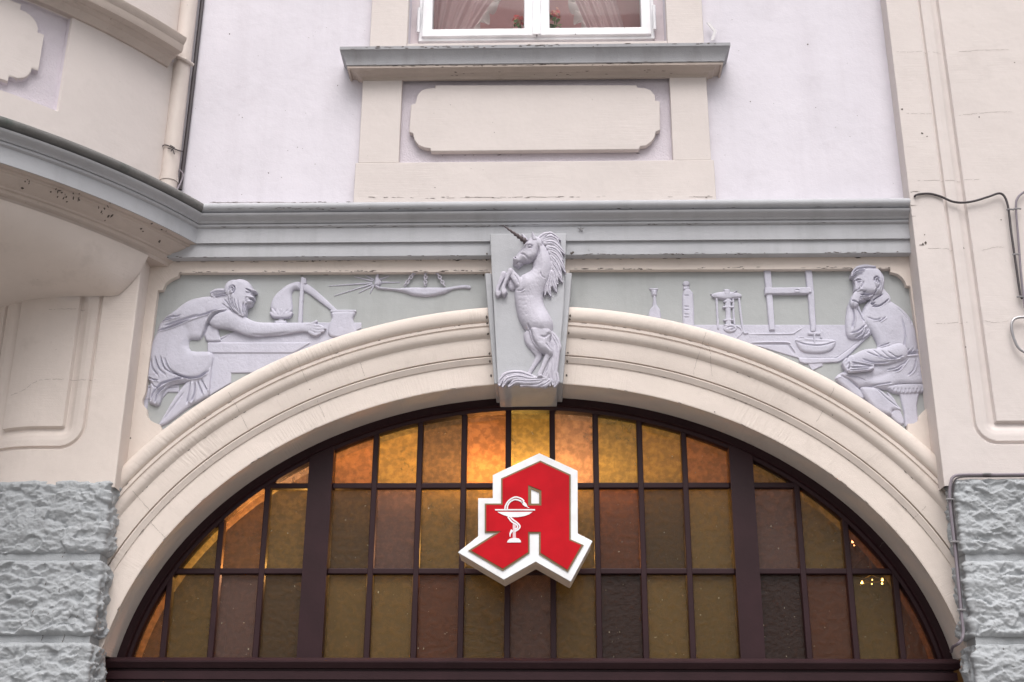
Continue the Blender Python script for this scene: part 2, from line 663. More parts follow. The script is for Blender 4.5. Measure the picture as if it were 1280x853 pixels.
def stained_glass(name, tint, seed=0):
    """rolled cathedral glass: coloured see-through body, faint milky scatter, wavy shiny face"""
    m, t, p, new, lk = nodes(name)
    t.nodes.remove(p)
    out = t.nodes['Material Output']
    geo = new('ShaderNodeNewGeometry')
    n = new('ShaderNodeTexNoise')
    n.inputs['Scale'].default_value = 38 + seed * 3
    n.inputs['Detail'].default_value = 4
    lk(geo.outputs['Position'], n.inputs['Vector'])
    n2 = new('ShaderNodeTexNoise')
    n2.inputs['Scale'].default_value = 6 + seed
    n2.inputs['Detail'].default_value = 6
    lk(geo.outputs['Position'], n2.inputs['Vector'])
    c = mixc(new, lk, ramp(new, lk, n2.outputs['Fac'], 0.3, 0.72), tuple(x * 0.75 for x in tint), tint)
    c = mixc(new, lk, ramp(new, lk, n.outputs['Fac'], 0.42, 0.62), mixc(new, lk, 0.35, c, (0.0, 0.0, 0.0)), c)
    b = new('ShaderNodeBump')
    b.inputs['Strength'].default_value = 0.6
    b.inputs['Distance'].default_value = 0.006
    lk(n.outputs['Fac'], b.inputs['Height'])
    tr = new('ShaderNodeBsdfTransparent')
    lk(c, tr.inputs['Color'])
    df = new('ShaderNodeBsdfTranslucent')
    lk(c, df.inputs['Color'])
    dd = new('ShaderNodeBsdfDiffuse')
    dd.inputs['Color'].default_value = (*[0.12 + 0.45 * x for x in tint], 1)
    m1 = new('ShaderNodeMixShader')
    m1.inputs[0].default_value = 0.07
    lk(tr.outputs[0], m1.inputs[1])
    lk(df.outputs[0], m1.inputs[2])
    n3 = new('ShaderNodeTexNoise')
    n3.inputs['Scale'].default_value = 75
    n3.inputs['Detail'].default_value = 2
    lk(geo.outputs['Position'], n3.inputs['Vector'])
    dc = mixc(new, lk, ramp(new, lk, n3.outputs['Fac'], 0.735, 0.79), tuple(0.015 + 0.75 * x for x in tint), (0.8, 0.7, 0.5))  # pale specks in the diffuse colour stand in for glints on the panes
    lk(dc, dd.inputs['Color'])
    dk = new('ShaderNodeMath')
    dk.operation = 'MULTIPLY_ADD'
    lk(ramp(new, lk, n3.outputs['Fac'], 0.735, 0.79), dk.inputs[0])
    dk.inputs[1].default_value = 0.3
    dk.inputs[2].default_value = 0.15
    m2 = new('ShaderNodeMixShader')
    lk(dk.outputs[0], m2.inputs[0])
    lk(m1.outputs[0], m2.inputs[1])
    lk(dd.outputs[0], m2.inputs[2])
    gl = new('ShaderNodeBsdfGlossy')
    gl.inputs['Roughness'].default_value = 0.08
    lk(b.outputs[0], gl.inputs['Normal'])
    fr = new('ShaderNodeFresnel')
    fr.inputs['IOR'].default_value = 1.33
    lk(b.outputs[0], fr.inputs['Normal'])
    m3 = new('ShaderNodeMixShader')
    lk(fr.outputs[0], m3.inputs[0])
    lk(m2.outputs[0], m3.inputs[1])
    lk(gl.outputs[0], m3.inputs[2])
    lk(m3.outputs[0], out.inputs['Surface'])
    return m


def clear_glass(name):
    m, t, p, new, lk = nodes(name)
    t.nodes.remove(p)
    tr = new('ShaderNodeBsdfTransparent')
    tr.inputs['Color'].default_value = (0.93, 0.95, 0.94, 1)
    gl = new('ShaderNodeBsdfGlossy')
    gl.inputs['Roughness'].default_value = 0.02
    fr = new('ShaderNodeFresnel')
    fr.inputs['IOR'].default_value = 1.22
    m3 = new('ShaderNodeMixShader')
    lk(fr.outputs[0], m3.inputs[0])
    lk(tr.outputs[0], m3.inputs[1])
    lk(gl.outputs[0], m3.inputs[2])
    lk(m3.outputs[0], t.nodes['Material Output'].inputs['Surface'])
    return m


def sheer(name, base, fac):
    m, t, p, new, lk = nodes(name)
    t.nodes.remove(p)
    tr = new('ShaderNodeBsdfTransparent')
    d = new('ShaderNodeBsdfDiffuse')
    d.inputs['Color'].default_value = (*base, 1)
    tl = new('ShaderNodeBsdfTranslucent')
    tl.inputs['Color'].default_value = (*base, 1)
    a1 = new('ShaderNodeMixShader')
    a1.inputs[0].default_value = 0.3
    lk(d.outputs[0], a1.inputs[1])
    lk(tl.outputs[0], a1.inputs[2])
    a2 = new('ShaderNodeMixShader')
    a2.inputs[0].default_value = fac
    lk(tr.outputs[0], a2.inputs[1])
    lk(a1.outputs[0], a2.inputs[2])
    lk(a2.outputs[0], t.nodes['Material Output'].inputs['Surface'])
    return m


DIRT = (0.10, 0.085, 0.08)
M_CREAM = paint('cream_stone_paint', (0.66, 0.585, 0.54), 0.8, 0.07, (0.30, 0.25, 0.22), 0.25, 0.25, 260, 'horizontal', 0.7, 0, 0.22)
M_ARCH = paint('cream_arch_paint', (0.685, 0.605, 0.55), 0.8, 0.07, (0.30, 0.25, 0.22), 0.25, 0.25, 260, 'radial', 0.7, 0, 0.4)
M_APRON = paint('pale_cream_paint', (0.63, 0.572, 0.55), 0.8, 0.05, (0.36, 0.32, 0.30), 0.15, 0.2, 300, 'horizontal', 0.4, 0, 0.12)
M_LAV = paint('lavender_plaster', (0.66, 0.63, 0.685), 0.85, 0.06, (0.48, 0.44, 0.48), 0.3, 0.22, 150, None, 0.35, 0.2)
M_LAVR = paint('rough_lavender_plaster', (0.60, 0.55, 0.60), 0.9, 0.10, (0.40, 0.35, 0.38), 0.3, 0.9, 130, None, 0.5)
M_GREY = paint('blue_grey_paint', (0.435, 0.44, 0.465), 0.7, 0.07, (0.20, 0.20, 0.20), 0.22, 0.25, 260, None, 0.5, 0.25)
M_SILL = paint('grey_sill_paint', (0.34, 0.34, 0.36), 0.75, 0.08, (0.16, 0.15, 0.14), 0.3, 0.3, 220, None, 0.8, 0.35)
M_DIRTY = paint('dirty_grey_ledge', (0.20, 0.195, 0.19), 0.85, 0.3, (0.07, 0.09, 0.08), 0.95, 0.4, 160, None, 1.0, 0.8)
M_GROUND = paint('grey_green_ground', (0.385, 0.398, 0.40), 0.75, 0.05, (0.24, 0.25, 0.24), 0.2, 0.25, 240, None, 0.4, 0.3)
M_FIG = paint('lilac_grey_figure_paint', (0.52, 0.51, 0.59), 0.75, 0.10, (0.27, 0.265, 0.31), 0.35, 0.35, 200, None, 0.6, 0.15)
M_UNI = paint('pale_lilac_unicorn_paint', (0.52, 0.50, 0.57), 0.7, 0.10, (0.30, 0.28, 0.33), 0.35, 0.3, 200, None, 0.6)
M_ROCK = paint('grey_rock_face_paint', (0.395, 0.412, 0.43), 0.8, 0.14, (0.22, 0.21, 0.21), 0.4, 0.5, 180, None, 0.7)
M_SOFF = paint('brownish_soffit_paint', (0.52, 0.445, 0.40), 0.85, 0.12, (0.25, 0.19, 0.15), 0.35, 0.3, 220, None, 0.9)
M_WOOD = simple('dark_brown_gloss_paint', (0.030, 0.012, 0.015), 0.45, 0, bump=0.15, grain=60, spec=0.22)
M_PVC = simple('white_window_plastic', (0.80, 0.80, 0.83), 0.35)
M_RED = simple('red_sign_face', (0.50, 0.006, 0.014), 0.6, spec=0.12)
M_WHITE = simple('white_sign_body', (0.84, 0.84, 0.86), 0.5)
M_CASE = simple('cream_sign_side', (0.90, 0.74, 0.60), 0.5)
M_RIM = simple('tarnished_brass_rim', (0.20, 0.14, 0.07), 0.5, 0.4)
M_PINK = simple('pale_pink_line', (0.75, 0.55, 0.58), 0.4)
M_PIPE = paint('cream_pipe_paint', (0.60, 0.53, 0.49), 0.5, 0.06, (0.3, 0.25, 0.22), 0.2, 0.1, 200, None, 0.4)
M_CABLE = simple('dark_cable_sheath', (0.05, 0.04, 0.045), 0.55)
M_CABLE2 = simple('lilac_painted_cable', (0.22, 0.19, 0.22), 0.6)
M_STEEL = simple('dull_metal', (0.35, 0.34, 0.35), 0.45, 0.6)
M_BLACK = simple('dirt_and_shade_flakes', (0.11, 0.09, 0.08), 0.95)
M_HORN = simple('dark_weathered_horn', (0.10, 0.075, 0.08), 0.6, 0, bump=0.3)
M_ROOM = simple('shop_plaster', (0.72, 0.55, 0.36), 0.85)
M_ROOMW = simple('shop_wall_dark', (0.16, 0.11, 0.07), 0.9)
M_ROSE = paint('dusky_rose_wallpaper', (0.66, 0.33, 0.34), 0.9, 0.15, (0.3, 0.13, 0.14), 0.5, 0.2, 90, None, 0.4)
M_CLEAR = clear_glass('clear_window_glass')
M_SHEER = sheer('sheer_pink_curtain', (0.88, 0.66, 0.69), 0.5)
M_RUFF = sheer('sheer_curtain_ruffle', (0.86, 0.74, 0.74), 0.8)

# ------------------------------------------------------------------ ground
g = MB()
g.add([(-300, -300, 0), (300, -300, 0), (300, 300, 0), (-300, 300, 0)], [(0, 1, 2, 3)])
o = g.build('ground', paint('pale_paving', (0.25, 0.235, 0.22), 0.85, 0.15, None, 0.3, 0.4, 60))
o['kind'] = 'structure'

# ------------------------------------------------------------------ the building
B = empty('pharmacy_building', 'cream and lavender plastered old building front with carved arch and round grey corner bay', 'building')

# the arch line: an ellipse
ECX, ECZ, EA, EB = 0.0, 2.09, 1.745, 1.343


def arch(off=0.0, z0=2.28, n=120, dz=0.0, t0=None):
    t0 = math.asin((z0 - ECZ) / EB) if t0 is None else t0
    pts = []
    for i in range(n + 1):
        t = math.pi - t0 - (math.pi - 2 * t0) * i / n
        x, z = EA * math.cos(t), EB * math.sin(t)
        nx, nz = x / EA ** 2, z / EB ** 2
        L = math.hypot(nx, nz)
        pts.append((ECX + x + nx / L * off, ECZ + z + nz / L * off + dz))
    return pts


REC = 0.028      # depth of the relief ground behind the spandrel face
ZTOP = 4.10
ext = arch(0.335, n=200)
lefthole = xz([(612, 339.8), (223.4, 341), (223.2, 345), (219, 346.5), (213, 349.5), (207, 354), (204, 361), (203, 362.5), (197.2, 363), (196.7, 366),
               (189, 430), (182, 490), (178, 500), (178.5, 506), (183, 511), (183.5, 519), (187, 525), (193, 528.5), (199.6, 531)], 0)
lx = lefthole[-1][0]
lefthole += [p for p in ext if lx + 0.01 < p[0] < -0.14] + [(-0.14, 3.77)]
righthole = xz([(712, 337.5), (1112.9, 336), (1113, 340), (1122, 342.5), (1128, 347), (1131.5, 352), (1133, 357), (1138, 357.6), (1138.8, 366),
                (1147, 425), (1155.5, 488), (1158, 500), (1158, 511), (1153, 515), (1149.5, 519), (1148, 526), (1142, 529.5), (1134.8, 530)], 0)
rx = righthole[-1][0]
righthole += list(reversed([p for p in ext if 0.14 < p[0] < rx - 0.01])) + [(0.14, 3.77)]
XL, XR = -1.765, 1.735
inner = arch(0, z0=2.29)
outline = [(XL, 2.29), (XL, ZTOP), (XR, ZTOP), (XR, 2.29)] + list(reversed(inner))
m = MB()
m.prism(outline, 0.0, REC + 0.004, [lefthole, righthole], back=False)
m.prism(outline, REC + 0.006, 0.50)
m.build('spandrel_wall', M_ARCH, B)
for hole, lab in ((lefthole, 'grey green sunk ground behind the bearded man'), (righthole, 'grey green sunk ground behind the seated man')):
    m = MB()
    m.prism(hole, REC, REC + 0.005, back=False)
    tag(m.build('relief_ground', M_GROUND, B), lab)

# archivolt moulding, broken by the keystone
prof = [(0.003, -0.001), (0.096, -0.001), (0.0965, -0.006), (0.118, -0.017), (0.1215, -0.0165), (0.122, 0.003), (0.1285, 0.003), (0.129, -0.016), (0.132, -0.017),
        (0.208, -0.017), (0.210, -0.0195), (0.2135, -0.024), (0.220, -0.031), (0.228, -0.0355), (0.238, -0.038), (0.250, -0.039), (0.2515, -0.034), (0.258, -0.034),
        (0.259, -0.040), (0.270, -0.041), (0.271, -0.034), (0.276, -0.034)]
for k in range(0, 11):
    t = math.pi * k / 10
    prof.append((0.312 - 0.035 * math.cos(t), -0.030 - 0.022 * math.sin(t)))
prof += [(0.348, 0.002)]
m = MB()
path = arch(0, z0=2.29, n=160)
m.sweep(path, [(-p, y) for p, y in prof], 'face', caps=False)
m.v = [(x, y, z) for x, y, z in m.v]
m.build('archivolt', M_ARCH, B, angle=30)

# keystone with chamfered wings
KP, KW = -0.105, -0.075
m = MB()
kp = xz([(612.3, 292.3), (708, 291.8), (704.7, 384), (696.6, 481.5), (622.2, 482.5), (617, 384)], KP)
zb = min(kp[3][1], kp[4][1])
m.prism([kp[0], kp[1], kp[2], kp[3], kp[4], kp[5]], KP, 0.185)
m.build('keystone', M_GREY, B, bevel=0.004)
m = MB()
for side in (((606, 341.5), (614.5, 341.5), (622.4, 480), (617.8, 480)), ((706.3, 341), (715, 341), (703.6, 479), (696.4, 479))):
    q = xz(side, KW)
    m.prism(q if side[0][0] < 650 else q, KW, 0.183)
m.build('keystone_wing', M_GREY, B, bevel=0.004)

# ------------------------------------------------------------------ cornice: straight run and round corner bay
UY = -0.03       # upper wall plane
FY = -0.055
zf = zc(301.5, FY)
arcp = np.array([atz(*q, zf)[:2] for q in [(246, 303.5), (210, 287), (175, 270), (140, 254), (100, 237), (60, 223), (25, 211), (0, 203.5)]])
A_ = np.c_[2 * arcp, np.ones(len(arcp))]
s_ = np.linalg.lstsq(A_, (arcp ** 2).sum(1), rcond=None)[0]
OC = s_[:2]
OR = math.sqrt(s_[2] + OC @ OC)
t0 = math.asin((FY - OC[1]) / OR)       # where the bay meets the frieze plane
if OC[0] + OR * math.cos(t0) < OC[0]:
    t0 = math.pi - t0


def bay_arc(inset=0.0, n=64, t_from=-math.radians(118), t_to=None):
    r = OR - inset
    t_to = t0 if t_to is None else t_to
    return [(OC[0] + r * math.cos(t_from + (t_to - t_from) * i / n), OC[1] + r * math.sin(t_from + (t_to - t_from) * i / n)) for i in range(n + 1)]


XE = xc(1147, 290, -0.09)
z2 = zc(283.5, FY)
zcy = zc(264, FY - 0.05)
path = bay_arc() + [(XE, FY)]
cprof = [(-0.02, zf), (0.0, zf), (0.0, z2), (0.006, z2 + 0.002), (0.011, z2 + 0.006), (0.012, z2 + 0.014), (0.007, z2 + 0.0145), (0.007, z2 + 0.019), (0.014, z2 + 0.02)]
for k in range(9):
    t = k / 8
    cprof.append((0.015 + 0.034 * (t - math.sin(2 * math.pi * t) / (2 * math.pi) * 0.75), z2 + 0.022 + (zcy - z2 - 0.026) * t))
cprof += [(0.051, zcy), (0.010, zcy + 0.001), (0.010, zcy + 0.016)]
cap0 = [(0.034 + 0.026 * math.sin(t), zcy + 0.032 - 0.022 * math.cos(t)) for t in np.linspace(0.3, 2.6, 8)]
m = MB()
m.sweep(path, cprof + [(-0.10, zcy + 0.016)], caps=False)
m.build('cornice', M_GREY, B, angle=28)
m = MB()
m.sweep(path, [(0.005, zcy + 0.0105)] + cap0 + [(-0.11, zcy + 0.085), (-0.16, zcy + 0.085)], caps=False)
oc_ = m.build('cornice_cap', [M_GREY, M_DIRTY], B, angle=28)
for p_ in oc_.data.polygons:
    p_.material_index = 1 if p_.center.x < -1.46 and p_.center.z < zcy + 0.2 else 0
# lower fascia under the cornice, straight part only
z1 = zc(319.5, FY + 0.012)
m = MB()
x0f = float(atz(208, 321, z1)[0])
m.prism([(x0f, z1), (XE, z1), (XE, zf + 0.002), (-1.49, zf + 0.002), (-1.60, zf), (-1.655, zf - 0.028)], FY + 0.012, 0.0)
m.build('frieze_band', M_GREY, B, bevel=0.003)

# bay soffit mouldings
m = MB()
sp = [(-0.004, zf - 0.0005), (-0.03, zf - 0.003), (-0.032, zf - 0.012), (-0.045, zf - 0.014), (-0.05, zf - 0.022), (-0.075, zf - 0.036), (-0.10, zf - 0.045), (-0.103, zf - 0.052),
      (-0.115, zf - 0.054), (-0.12, zf - 0.066), (-0.135, zf - 0.075), (-0.14, zf - 0.090), (-0.30, zf - 0.092)]
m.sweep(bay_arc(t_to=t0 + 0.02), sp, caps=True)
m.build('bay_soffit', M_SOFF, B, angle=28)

# coved corbel under the bay, down to the rounded pier
PF = -0.115          # pier face
zA = zf - 0.091
zB = 3.80
pierpts = [(-3.6, 1.0), (-2.07, PF), (-1.715, PF)]
n, mm = 70, 22
arcA = np.array(bay_arc(0.128, n=400, t_to=t0 + 0.25))
keep = arcA[arcA[:, 1] < PF]
arcA = keep
LA = np.r_[0, np.cumsum(np.linalg.norm(np.diff(arcA, axis=0), axis=1))]
pp = np.array([(-3.3, 0.80), (-2.10, PF + 0.02), (-2.04, PF - 0.004), (arcA[-1][0], PF - 0.004)])
LB = np.r_[0, np.cumsum(np.linalg.norm(np.diff(pp, axis=0), axis=1))]
vs = []
for i in range(n):
    u = i / (n - 1)
    a = np.array([np.interp(u * LA[-1], LA, arcA[:, c]) for c in (0, 1)])
    b = np.array([np.interp(u * LB[-1], LB, pp[:, c]) for c in (0, 1)])
    dist = LA[-1] * (1 - u)
    zb = zA - (zA - zB) * min(1.0, (dist / 0.22)) ** 0.6
    bx = b.copy()
    for j in range(mm):
        t = j / (mm - 1)
        ww = 0.5 - 0.5 * math.cos(math.pi * t) if False else 1 - math.cos(t * math.pi / 2)
        wz = math.sin(t * math.pi / 2)
        q = a + (bx - a) * (0.35 * t + 0.65 * ww)
        vs.append((q[0], q[1], zA + (zb - zA) * (0.25 * t + 0.75 * wz)))
link('bay_corbel', np_mesh(vs, grid_faces(n, mm)), M_CREAM, B, True, 60)

# bay wall above the cornice, with a notched plaque in a sunk field
def t_at(inset, y):
    return math.asin((y - OC[1]) / (OR - inset))


bw = Plan(bay_arc(0.135, n=120, t_to=t_at(0.135, UY + 0.02)), 0.02)
zs0, zs1 = zcy + 0.05, 4.985


def s_of(px, py, z):
    q = atz(px, py, z)[:2]
    k = np.argmin((bw.q[:, 0] - q[0]) ** 2 + (bw.q[:, 1] - q[1]) ** 2)
    return bw.t[k]


sF = s_of(72, 92, 4.72) - 0.02
sP = s_of(57, 70, 4.74) - 0.03


def plaque_d(S, Z, s1, z0, z1, ear=0.028, r=0.075):
    """signed depth inside a plaque with rounded corners broken by small ears"""
    d1 = np.minimum(np.minimum(s1 - ear - S, Z - z0), z1 - Z)
    d2 = np.minimum(np.minimum(s1 - S, Z - z0 - ear - r), z1 - ear - r - Z)
    cz0, cz1, cs = z0 + ear + r, z1 - ear - r, s1 - ear - r
    body = np.where((S > cs) & (Z < cz0), r - np.hypot(S - cs, Z - cz0), np.where((S > cs) & (Z > cz1), r - np.hypot(S - cs, Z - cz1), d1))
    d1b = np.minimum(np.minimum(s1 - ear - r - ear * 0.4 - S, Z - z0), z1 - Z)
    bod = np.minimum(np.where((S > cs) & ((Z < cz0) | (Z > cz1)), body, np.minimum(s1 - ear - S, np.minimum(Z - z0 - ear, z1 - ear - Z))), 9)
    return np.maximum(np.maximum(bod, d1b), d2)


def bay_off(S, Z):
    field = np.minimum(np.minimum(sF - S, Z - (zs0 + 0.225)), 4.955 - Z)
    off = -0.03 * np.clip(field / 0.005 + 0.5, 0, 1)
    pl = plaque_d(S, Z, sP, zs0 + 0.27, 4.92)
    return off + 0.026 * np.clip(pl / 0.005 + 0.5, 0, 1)


U = np.linspace(0.25, bw.len, 300)
U = np.arange(bw.len - 1.6, bw.len, 0.005)
Z = np.arange(zs0 - 0.06, zs1 + 0.02, 0.005)
me = shell(bw, U, Z, bay_off)
o = link('bay_wall', me, [M_APRON, M_LAVR], B, True, 40)
cu = (U[:-1] + U[1:]) / 2
czz = (Z[:-1] + Z[1:]) / 2
CU, CZ = np.meshgrid(cu, czz, indexing='ij')
fld = (np.minimum(np.minimum(sF - CU, CZ - (zs0 + 0.225)), 4.955 - CZ) > 0) & (plaque_d(CU, CZ, sP, zs0 + 0.27, 4.92) < 0)
if len(me.polygons) == fld.size:
    me.polygons.foreach_set('material_index', fld.astype(np.int32).ravel())
# bay window sill, and the bay wall over it
m = MB()
za = 4.955
m.sweep(bay_arc(0.135, t_to=t_at(0.135, -0.135)), [(-0.02, za), (0.012, za), (0.018, za + 0.012), (0.035, za + 0.03), (0.055, za + 0.036), (0.06, za + 0.046), (0.095, za + 0.05), (0.10, za + 0.062),
                        (0.102, za + 0.085), (0.115, za + 0.105), (0.118, za + 0.12), (-0.03, za + 0.145)], caps=True)
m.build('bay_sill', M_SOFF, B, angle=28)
link('bay_upper_wall', shell(bw, np.linspace(bw.len - 1.7, bw.len, 60), np.linspace(za + 0.13, 6.6, 12), -0.012), M_APRON, B, True)

# ------------------------------------------------------------------ upper wall, window surround and apron
WX0, WX1, WZ0, WZ1 = xc(511, 0, -0.072), xc(832, 0, -0.072), 5.08, 6.9
m = MB()
m.prism([(-1.95, zcy + 0.02), (1.80, zcy + 0.02), (1.80, 7.6), (-1.95, 7.6)], UY, 0.25, [[(WX0, WZ0), (WX1, WZ0), (WX1, WZ1), (WX0, WZ1)]])
m.build('upper_wall', M_LAV, B)
AY = -0.072
sx0, sx1 = xc(465, 0, AY), xc(877, 0, AY)
m = MB()
for a_, b_ in ((sx0, WX0 + 0.0), (WX1, sx1)):
    m.box(a_, b_, AY, UY, 5.0, 7.05)
m.box(sx0 - 0.04, sx1 + 0.04, AY - 0.01, UY, 7.05, 7.25)
m.build('window_surround', M_APRON, B, bevel=0.004)
ax0, ax1 = xc(448, 200, AY), xc(889, 200, AY)
azb, az1, az2 = zcy + 0.035, zc(202.5, AY), zc(96.5, AY) + 0.03
m = MB()
m.box(ax0 - 0.012, ax1 + 0.012, AY - 0.004, UY, azb, az1)
fx0, fx1 = xc(499, 190, AY), xc(841, 190, AY)
m.box(ax0, fx0, AY, UY, az1 + 0.0005, az2)
m.box(fx1, ax1, AY, UY, az1 + 0.0005, az2)
m.build('window_apron', M_APRON, B, bevel=0.004)
m = MB()
m.box(fx0, fx1, -0.042, UY, az1, az2)
m.build('apron_field', M_LAVR, B)
pl = xz([(544, 106.5), (543.7, 110), (534, 110.5), (527, 113), (522, 118.5), (519, 129.5), (513.7, 131), (511.2, 165), (516, 166.5), (518, 175), (523, 181.5), (530, 184.5), (537.5, 185.3), (538.7, 189.3),
         (799, 187), (800, 183.2), (808, 182), (814.5, 177), (818.5, 171), (820, 164.5), (825.3, 163), (824.8, 127), (819.3, 126), (818.5, 119), (813, 112.5), (806, 110), (797, 109.5), (795.5, 106.3)], -0.074)
m = MB()
m.prism(pl, -0.074, -0.0422)
m.build('apron_plaque', M_APRON, B, bevel=0.004)
# sill
sl, sr_ = xc(455, 97, AY), xc(883, 95, AY)
path = [(sl, UY), (sl, AY), (sr_, AY), (sr_, UY)]
SOV = 0.90
zs = zc(96.5, AY)
m = MB()
m.sweep(path, [(o_ * SOV, h_) for o_, h_ in [(-0.01, zs - 0.012), (0.006, zs - 0.012), (0.008, zs), (0.018, zs + 0.006), (0.032, zs + 0.008), (0.040, zs + 0.016), (0.046, zs + 0.019), (0.066, zs + 0.021), (0.068, zs + 0.012), (0.0775, zs + 0.012), (0.0785, zs + 0.0225)]], caps=False)
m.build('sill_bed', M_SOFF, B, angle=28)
m = MB()
m.sweep(path, [(o_ * SOV, h_) for o_, h_ in [(0.0, zs + 0.023), (0.079, zs + 0.023), (0.084, zs + 0.025), (0.085, zs + 0.038), (0.087, zs + 0.046), (0.091, zs + 0.058), (0.098, zs + 0.071), (0.107, zs + 0.083), (0.112, zs + 0.089),
               (0.115, zs + 0.091), (0.115, zs + 0.107), (0.108, zs + 0.111), (-0.005, zs + 0.128), (-0.05, zs + 0.13)]], caps=False)
m.build('window_sill', M_SILL, B, angle=28)
m = MB()
m.box(WX0 + 0.001, WX1 - 0.001, -0.07, 0.08, 5.0, zc(53.5, -0.07))
m.build('sill_bedding', M_APRON, B)

# casement window
W = bpy.data.objects.new('casement_window', None)
COL.objects.link(W)
W.parent = B
tag(W, 'white plastic window with two casements above the long grey sill')
GY = 0.05
wz0 = zc(50.5, GY)
wx0, wx1 = xc(523, 45, GY), xc(818.5, 45, GY)
m = MB()
fw = 0.028
m.prism([(wx0, wz0), (wx1, wz0), (wx1, WZ1), (wx0, WZ1)], GY, GY + 0.07, [[(wx0 + fw, wz0 + fw), (wx1 - fw, wz0 + fw), (wx1 - fw, WZ1 - fw), (wx0 + fw, WZ1 - fw)]])
m.build('frame', M_PVC, W, bevel=0.004)
m = MB()
M_JAMB = simple('pale_pink_jamb_paint', (0.66, 0.58, 0.60), 0.7)
for a_, b_ in ((WX0, wx0), (wx1, WX1)):
    m = MB()
    m.box(a_, b_, GY + 0.012, GY + 0.06, WZ0, WZ1)
    m.build('jamb_filler', M_JAMB, W)
gx = [(xc(540.5, 37, GY), xc(655, 37, GY)), (xc(687, 36, GY), xc(801.5, 36, GY))]
gz0 = zc(37.5, GY)
wm = (gx[0][1] + gx[1][0]) / 2
for (ga, gb), (sa, sb) in zip(gx, ((wx0 + 0.016, wm - 0.002), (wm + 0.002, wx1 - 0.016))):
    m = MB()
    za_ = wz0 + 0.016
    m.prism([(sa, za_), (sb, za_), (sb, WZ1 - 0.02), (sa, WZ1 - 0.02)], GY - 0.014, GY + 0.06, [[(ga, gz0), (gb, gz0), (gb, WZ1 - 0.08), (ga, WZ1 - 0.08)]])
    m.build('sash', M_PVC, W, bevel=0.006)
    m = MB()
    m.box(ga - 0.01, gb + 0.01, GY + 0.018, GY + 0.022, gz0 - 0.01, WZ1 - 0.06)
    m.build('pane', M_CLEAR, W)
    m = MB()
    hx = sa - 0.016 if ga < 0 else sb + 0.016
    m.tube([(hx, GY - 0.016, gz0 - 0.02), (hx, GY - 0.016, gz0 + 0.12)], 0.008, 10)
    m.build('hinge', M_PVC, W)
m = MB()
m.box(wm - 0.02, wm + 0.02, GY - 0.022, GY - 0.0145, wz0 + 0.018, WZ1 - 0.03)
m.build('meeting_stile', M_PVC, W, bevel=0.006)
# small room behind it
m = MB()
rx0, rx1, ry0, ry1, rz0, rz1 = -1.3, 1.4, 0.252, 0.75, 4.75, 7.2
m.add([(rx0, ry0, rz0), (rx1, ry0, rz0), (rx1, ry1, rz0), (rx0, ry1, rz0), (rx0, ry0, rz1), (rx1, ry0, rz1), (rx1, ry1, rz1), (rx0, ry1, rz1)],
      [(4, 7, 6, 5), (0, 1, 2, 3), (3, 2, 6, 7), (0, 3, 7, 4), (1, 5, 6, 2)])
m.build('upstairs_room', M_ROSE, B, smooth=False)

# ------------------------------------------------------------------ piers: pilaster on the right, rounded pier on the left
PD = [(-9, 0), (0, 0), (0.004, -0.016), (0.010, -0.018), (0.014, -0.017), (0.018, -0.006), (0.045, -0.008), (0.065, -0.014), (0.082, -0.026), (0.096, -0.031), (0.100, -0.031), (0.106, -0.012), (9, -0.012)]


def panel_off(s0, s1, z0, z1, r):
    def f(S, Zz):
        cx, cz = (s0 + s1) / 2, (z0 + z1) / 2
        qx, qz = np.abs(S - cx) - (s1 - s0) / 2 + r, np.abs(Zz - cz) - (z1 - z0) / 2 + r
        d = -(np.hypot(np.maximum(qx, 0), np.maximum(qz, 0)) + np.minimum(np.maximum(qx, qz), 0) - r)
        return np.interp(d, [p[0] for p in PD], [p[1] for p in PD])
    return f


zblk = zc(598.5, PF, 1240)
PXR = xc(1157, 420, PF) + 0.003
pr = Plan([(PXR, 0.06), (PXR, PF), (6.0, PF)], 0.004)
c0 = 0.06 - PF
sr0 = c0 + xc(1146, 0, PF) - PXR
zr0 = zc(556, PF, 1250)
U = np.r_[np.linspace(0, c0 - 0.01, 4), np.arange(c0 - 0.006, c0 + 0.006, 0.002), np.arange(c0 + 0.01, c0 + 0.36, 0.003), np.linspace(c0 + 0.37, c0 + 4.2, 120)]
Z = np.r_[np.arange(zblk - 0.03, zr0 + 0.25, 0.004), np.linspace(zr0 + 0.26, 7.4, 60)]
link('pilaster', shell(pr, U, Z, panel_off(sr0, 9.0, zr0, 9.0, 0.10)), M_CREAM2 if False else M_APRON, B, True, 40)
PXL = xc(165, 420, PF) + 0.004
ldir = np.array([-0.88, 0.475])
lcurve = [np.array([-2.07, PF])]
for k_ in range(8):
    an_ = math.radians(3 + 4.2 * k_)
    lcurve.append(lcurve[-1] + 0.03 * np.array([-math.cos(an_), math.sin(an_)]))
lcurve.append(lcurve[-1] + 0.96 * np.array([-math.cos(math.radians(35)), math.sin(math.radians(35))]))
lcurve = [tuple(p) for p in reversed(lcurve)]
plf = Plan(lcurve + [(PXL, PF), (PXL, 0.06)], 0.008)
sL = 1.2 + 2.07 + PXL            # arc length of the right arris
sl1 = sL - (PXL - xc(125.5, 400, PF))
zl0 = zc(562, PF, 80)
U = np.r_[np.linspace(0.3, sL - 0.66, 40), np.arange(sL - 0.65, sL + 0.02, 0.0035), np.linspace(sL + 0.03, sL + 0.14, 5)]
Z = np.r_[np.arange(zblk - 0.03, zl0 + 0.25, 0.004), np.linspace(zl0 + 0.26, 4.05, 60)]
link('corner_pier', shell(plf, U, Z, panel_off(sl1 - 0.50, sl1, zl0, 5.0, 0.11)), M_CREAM, B, True, 40)

# rock-faced blocks


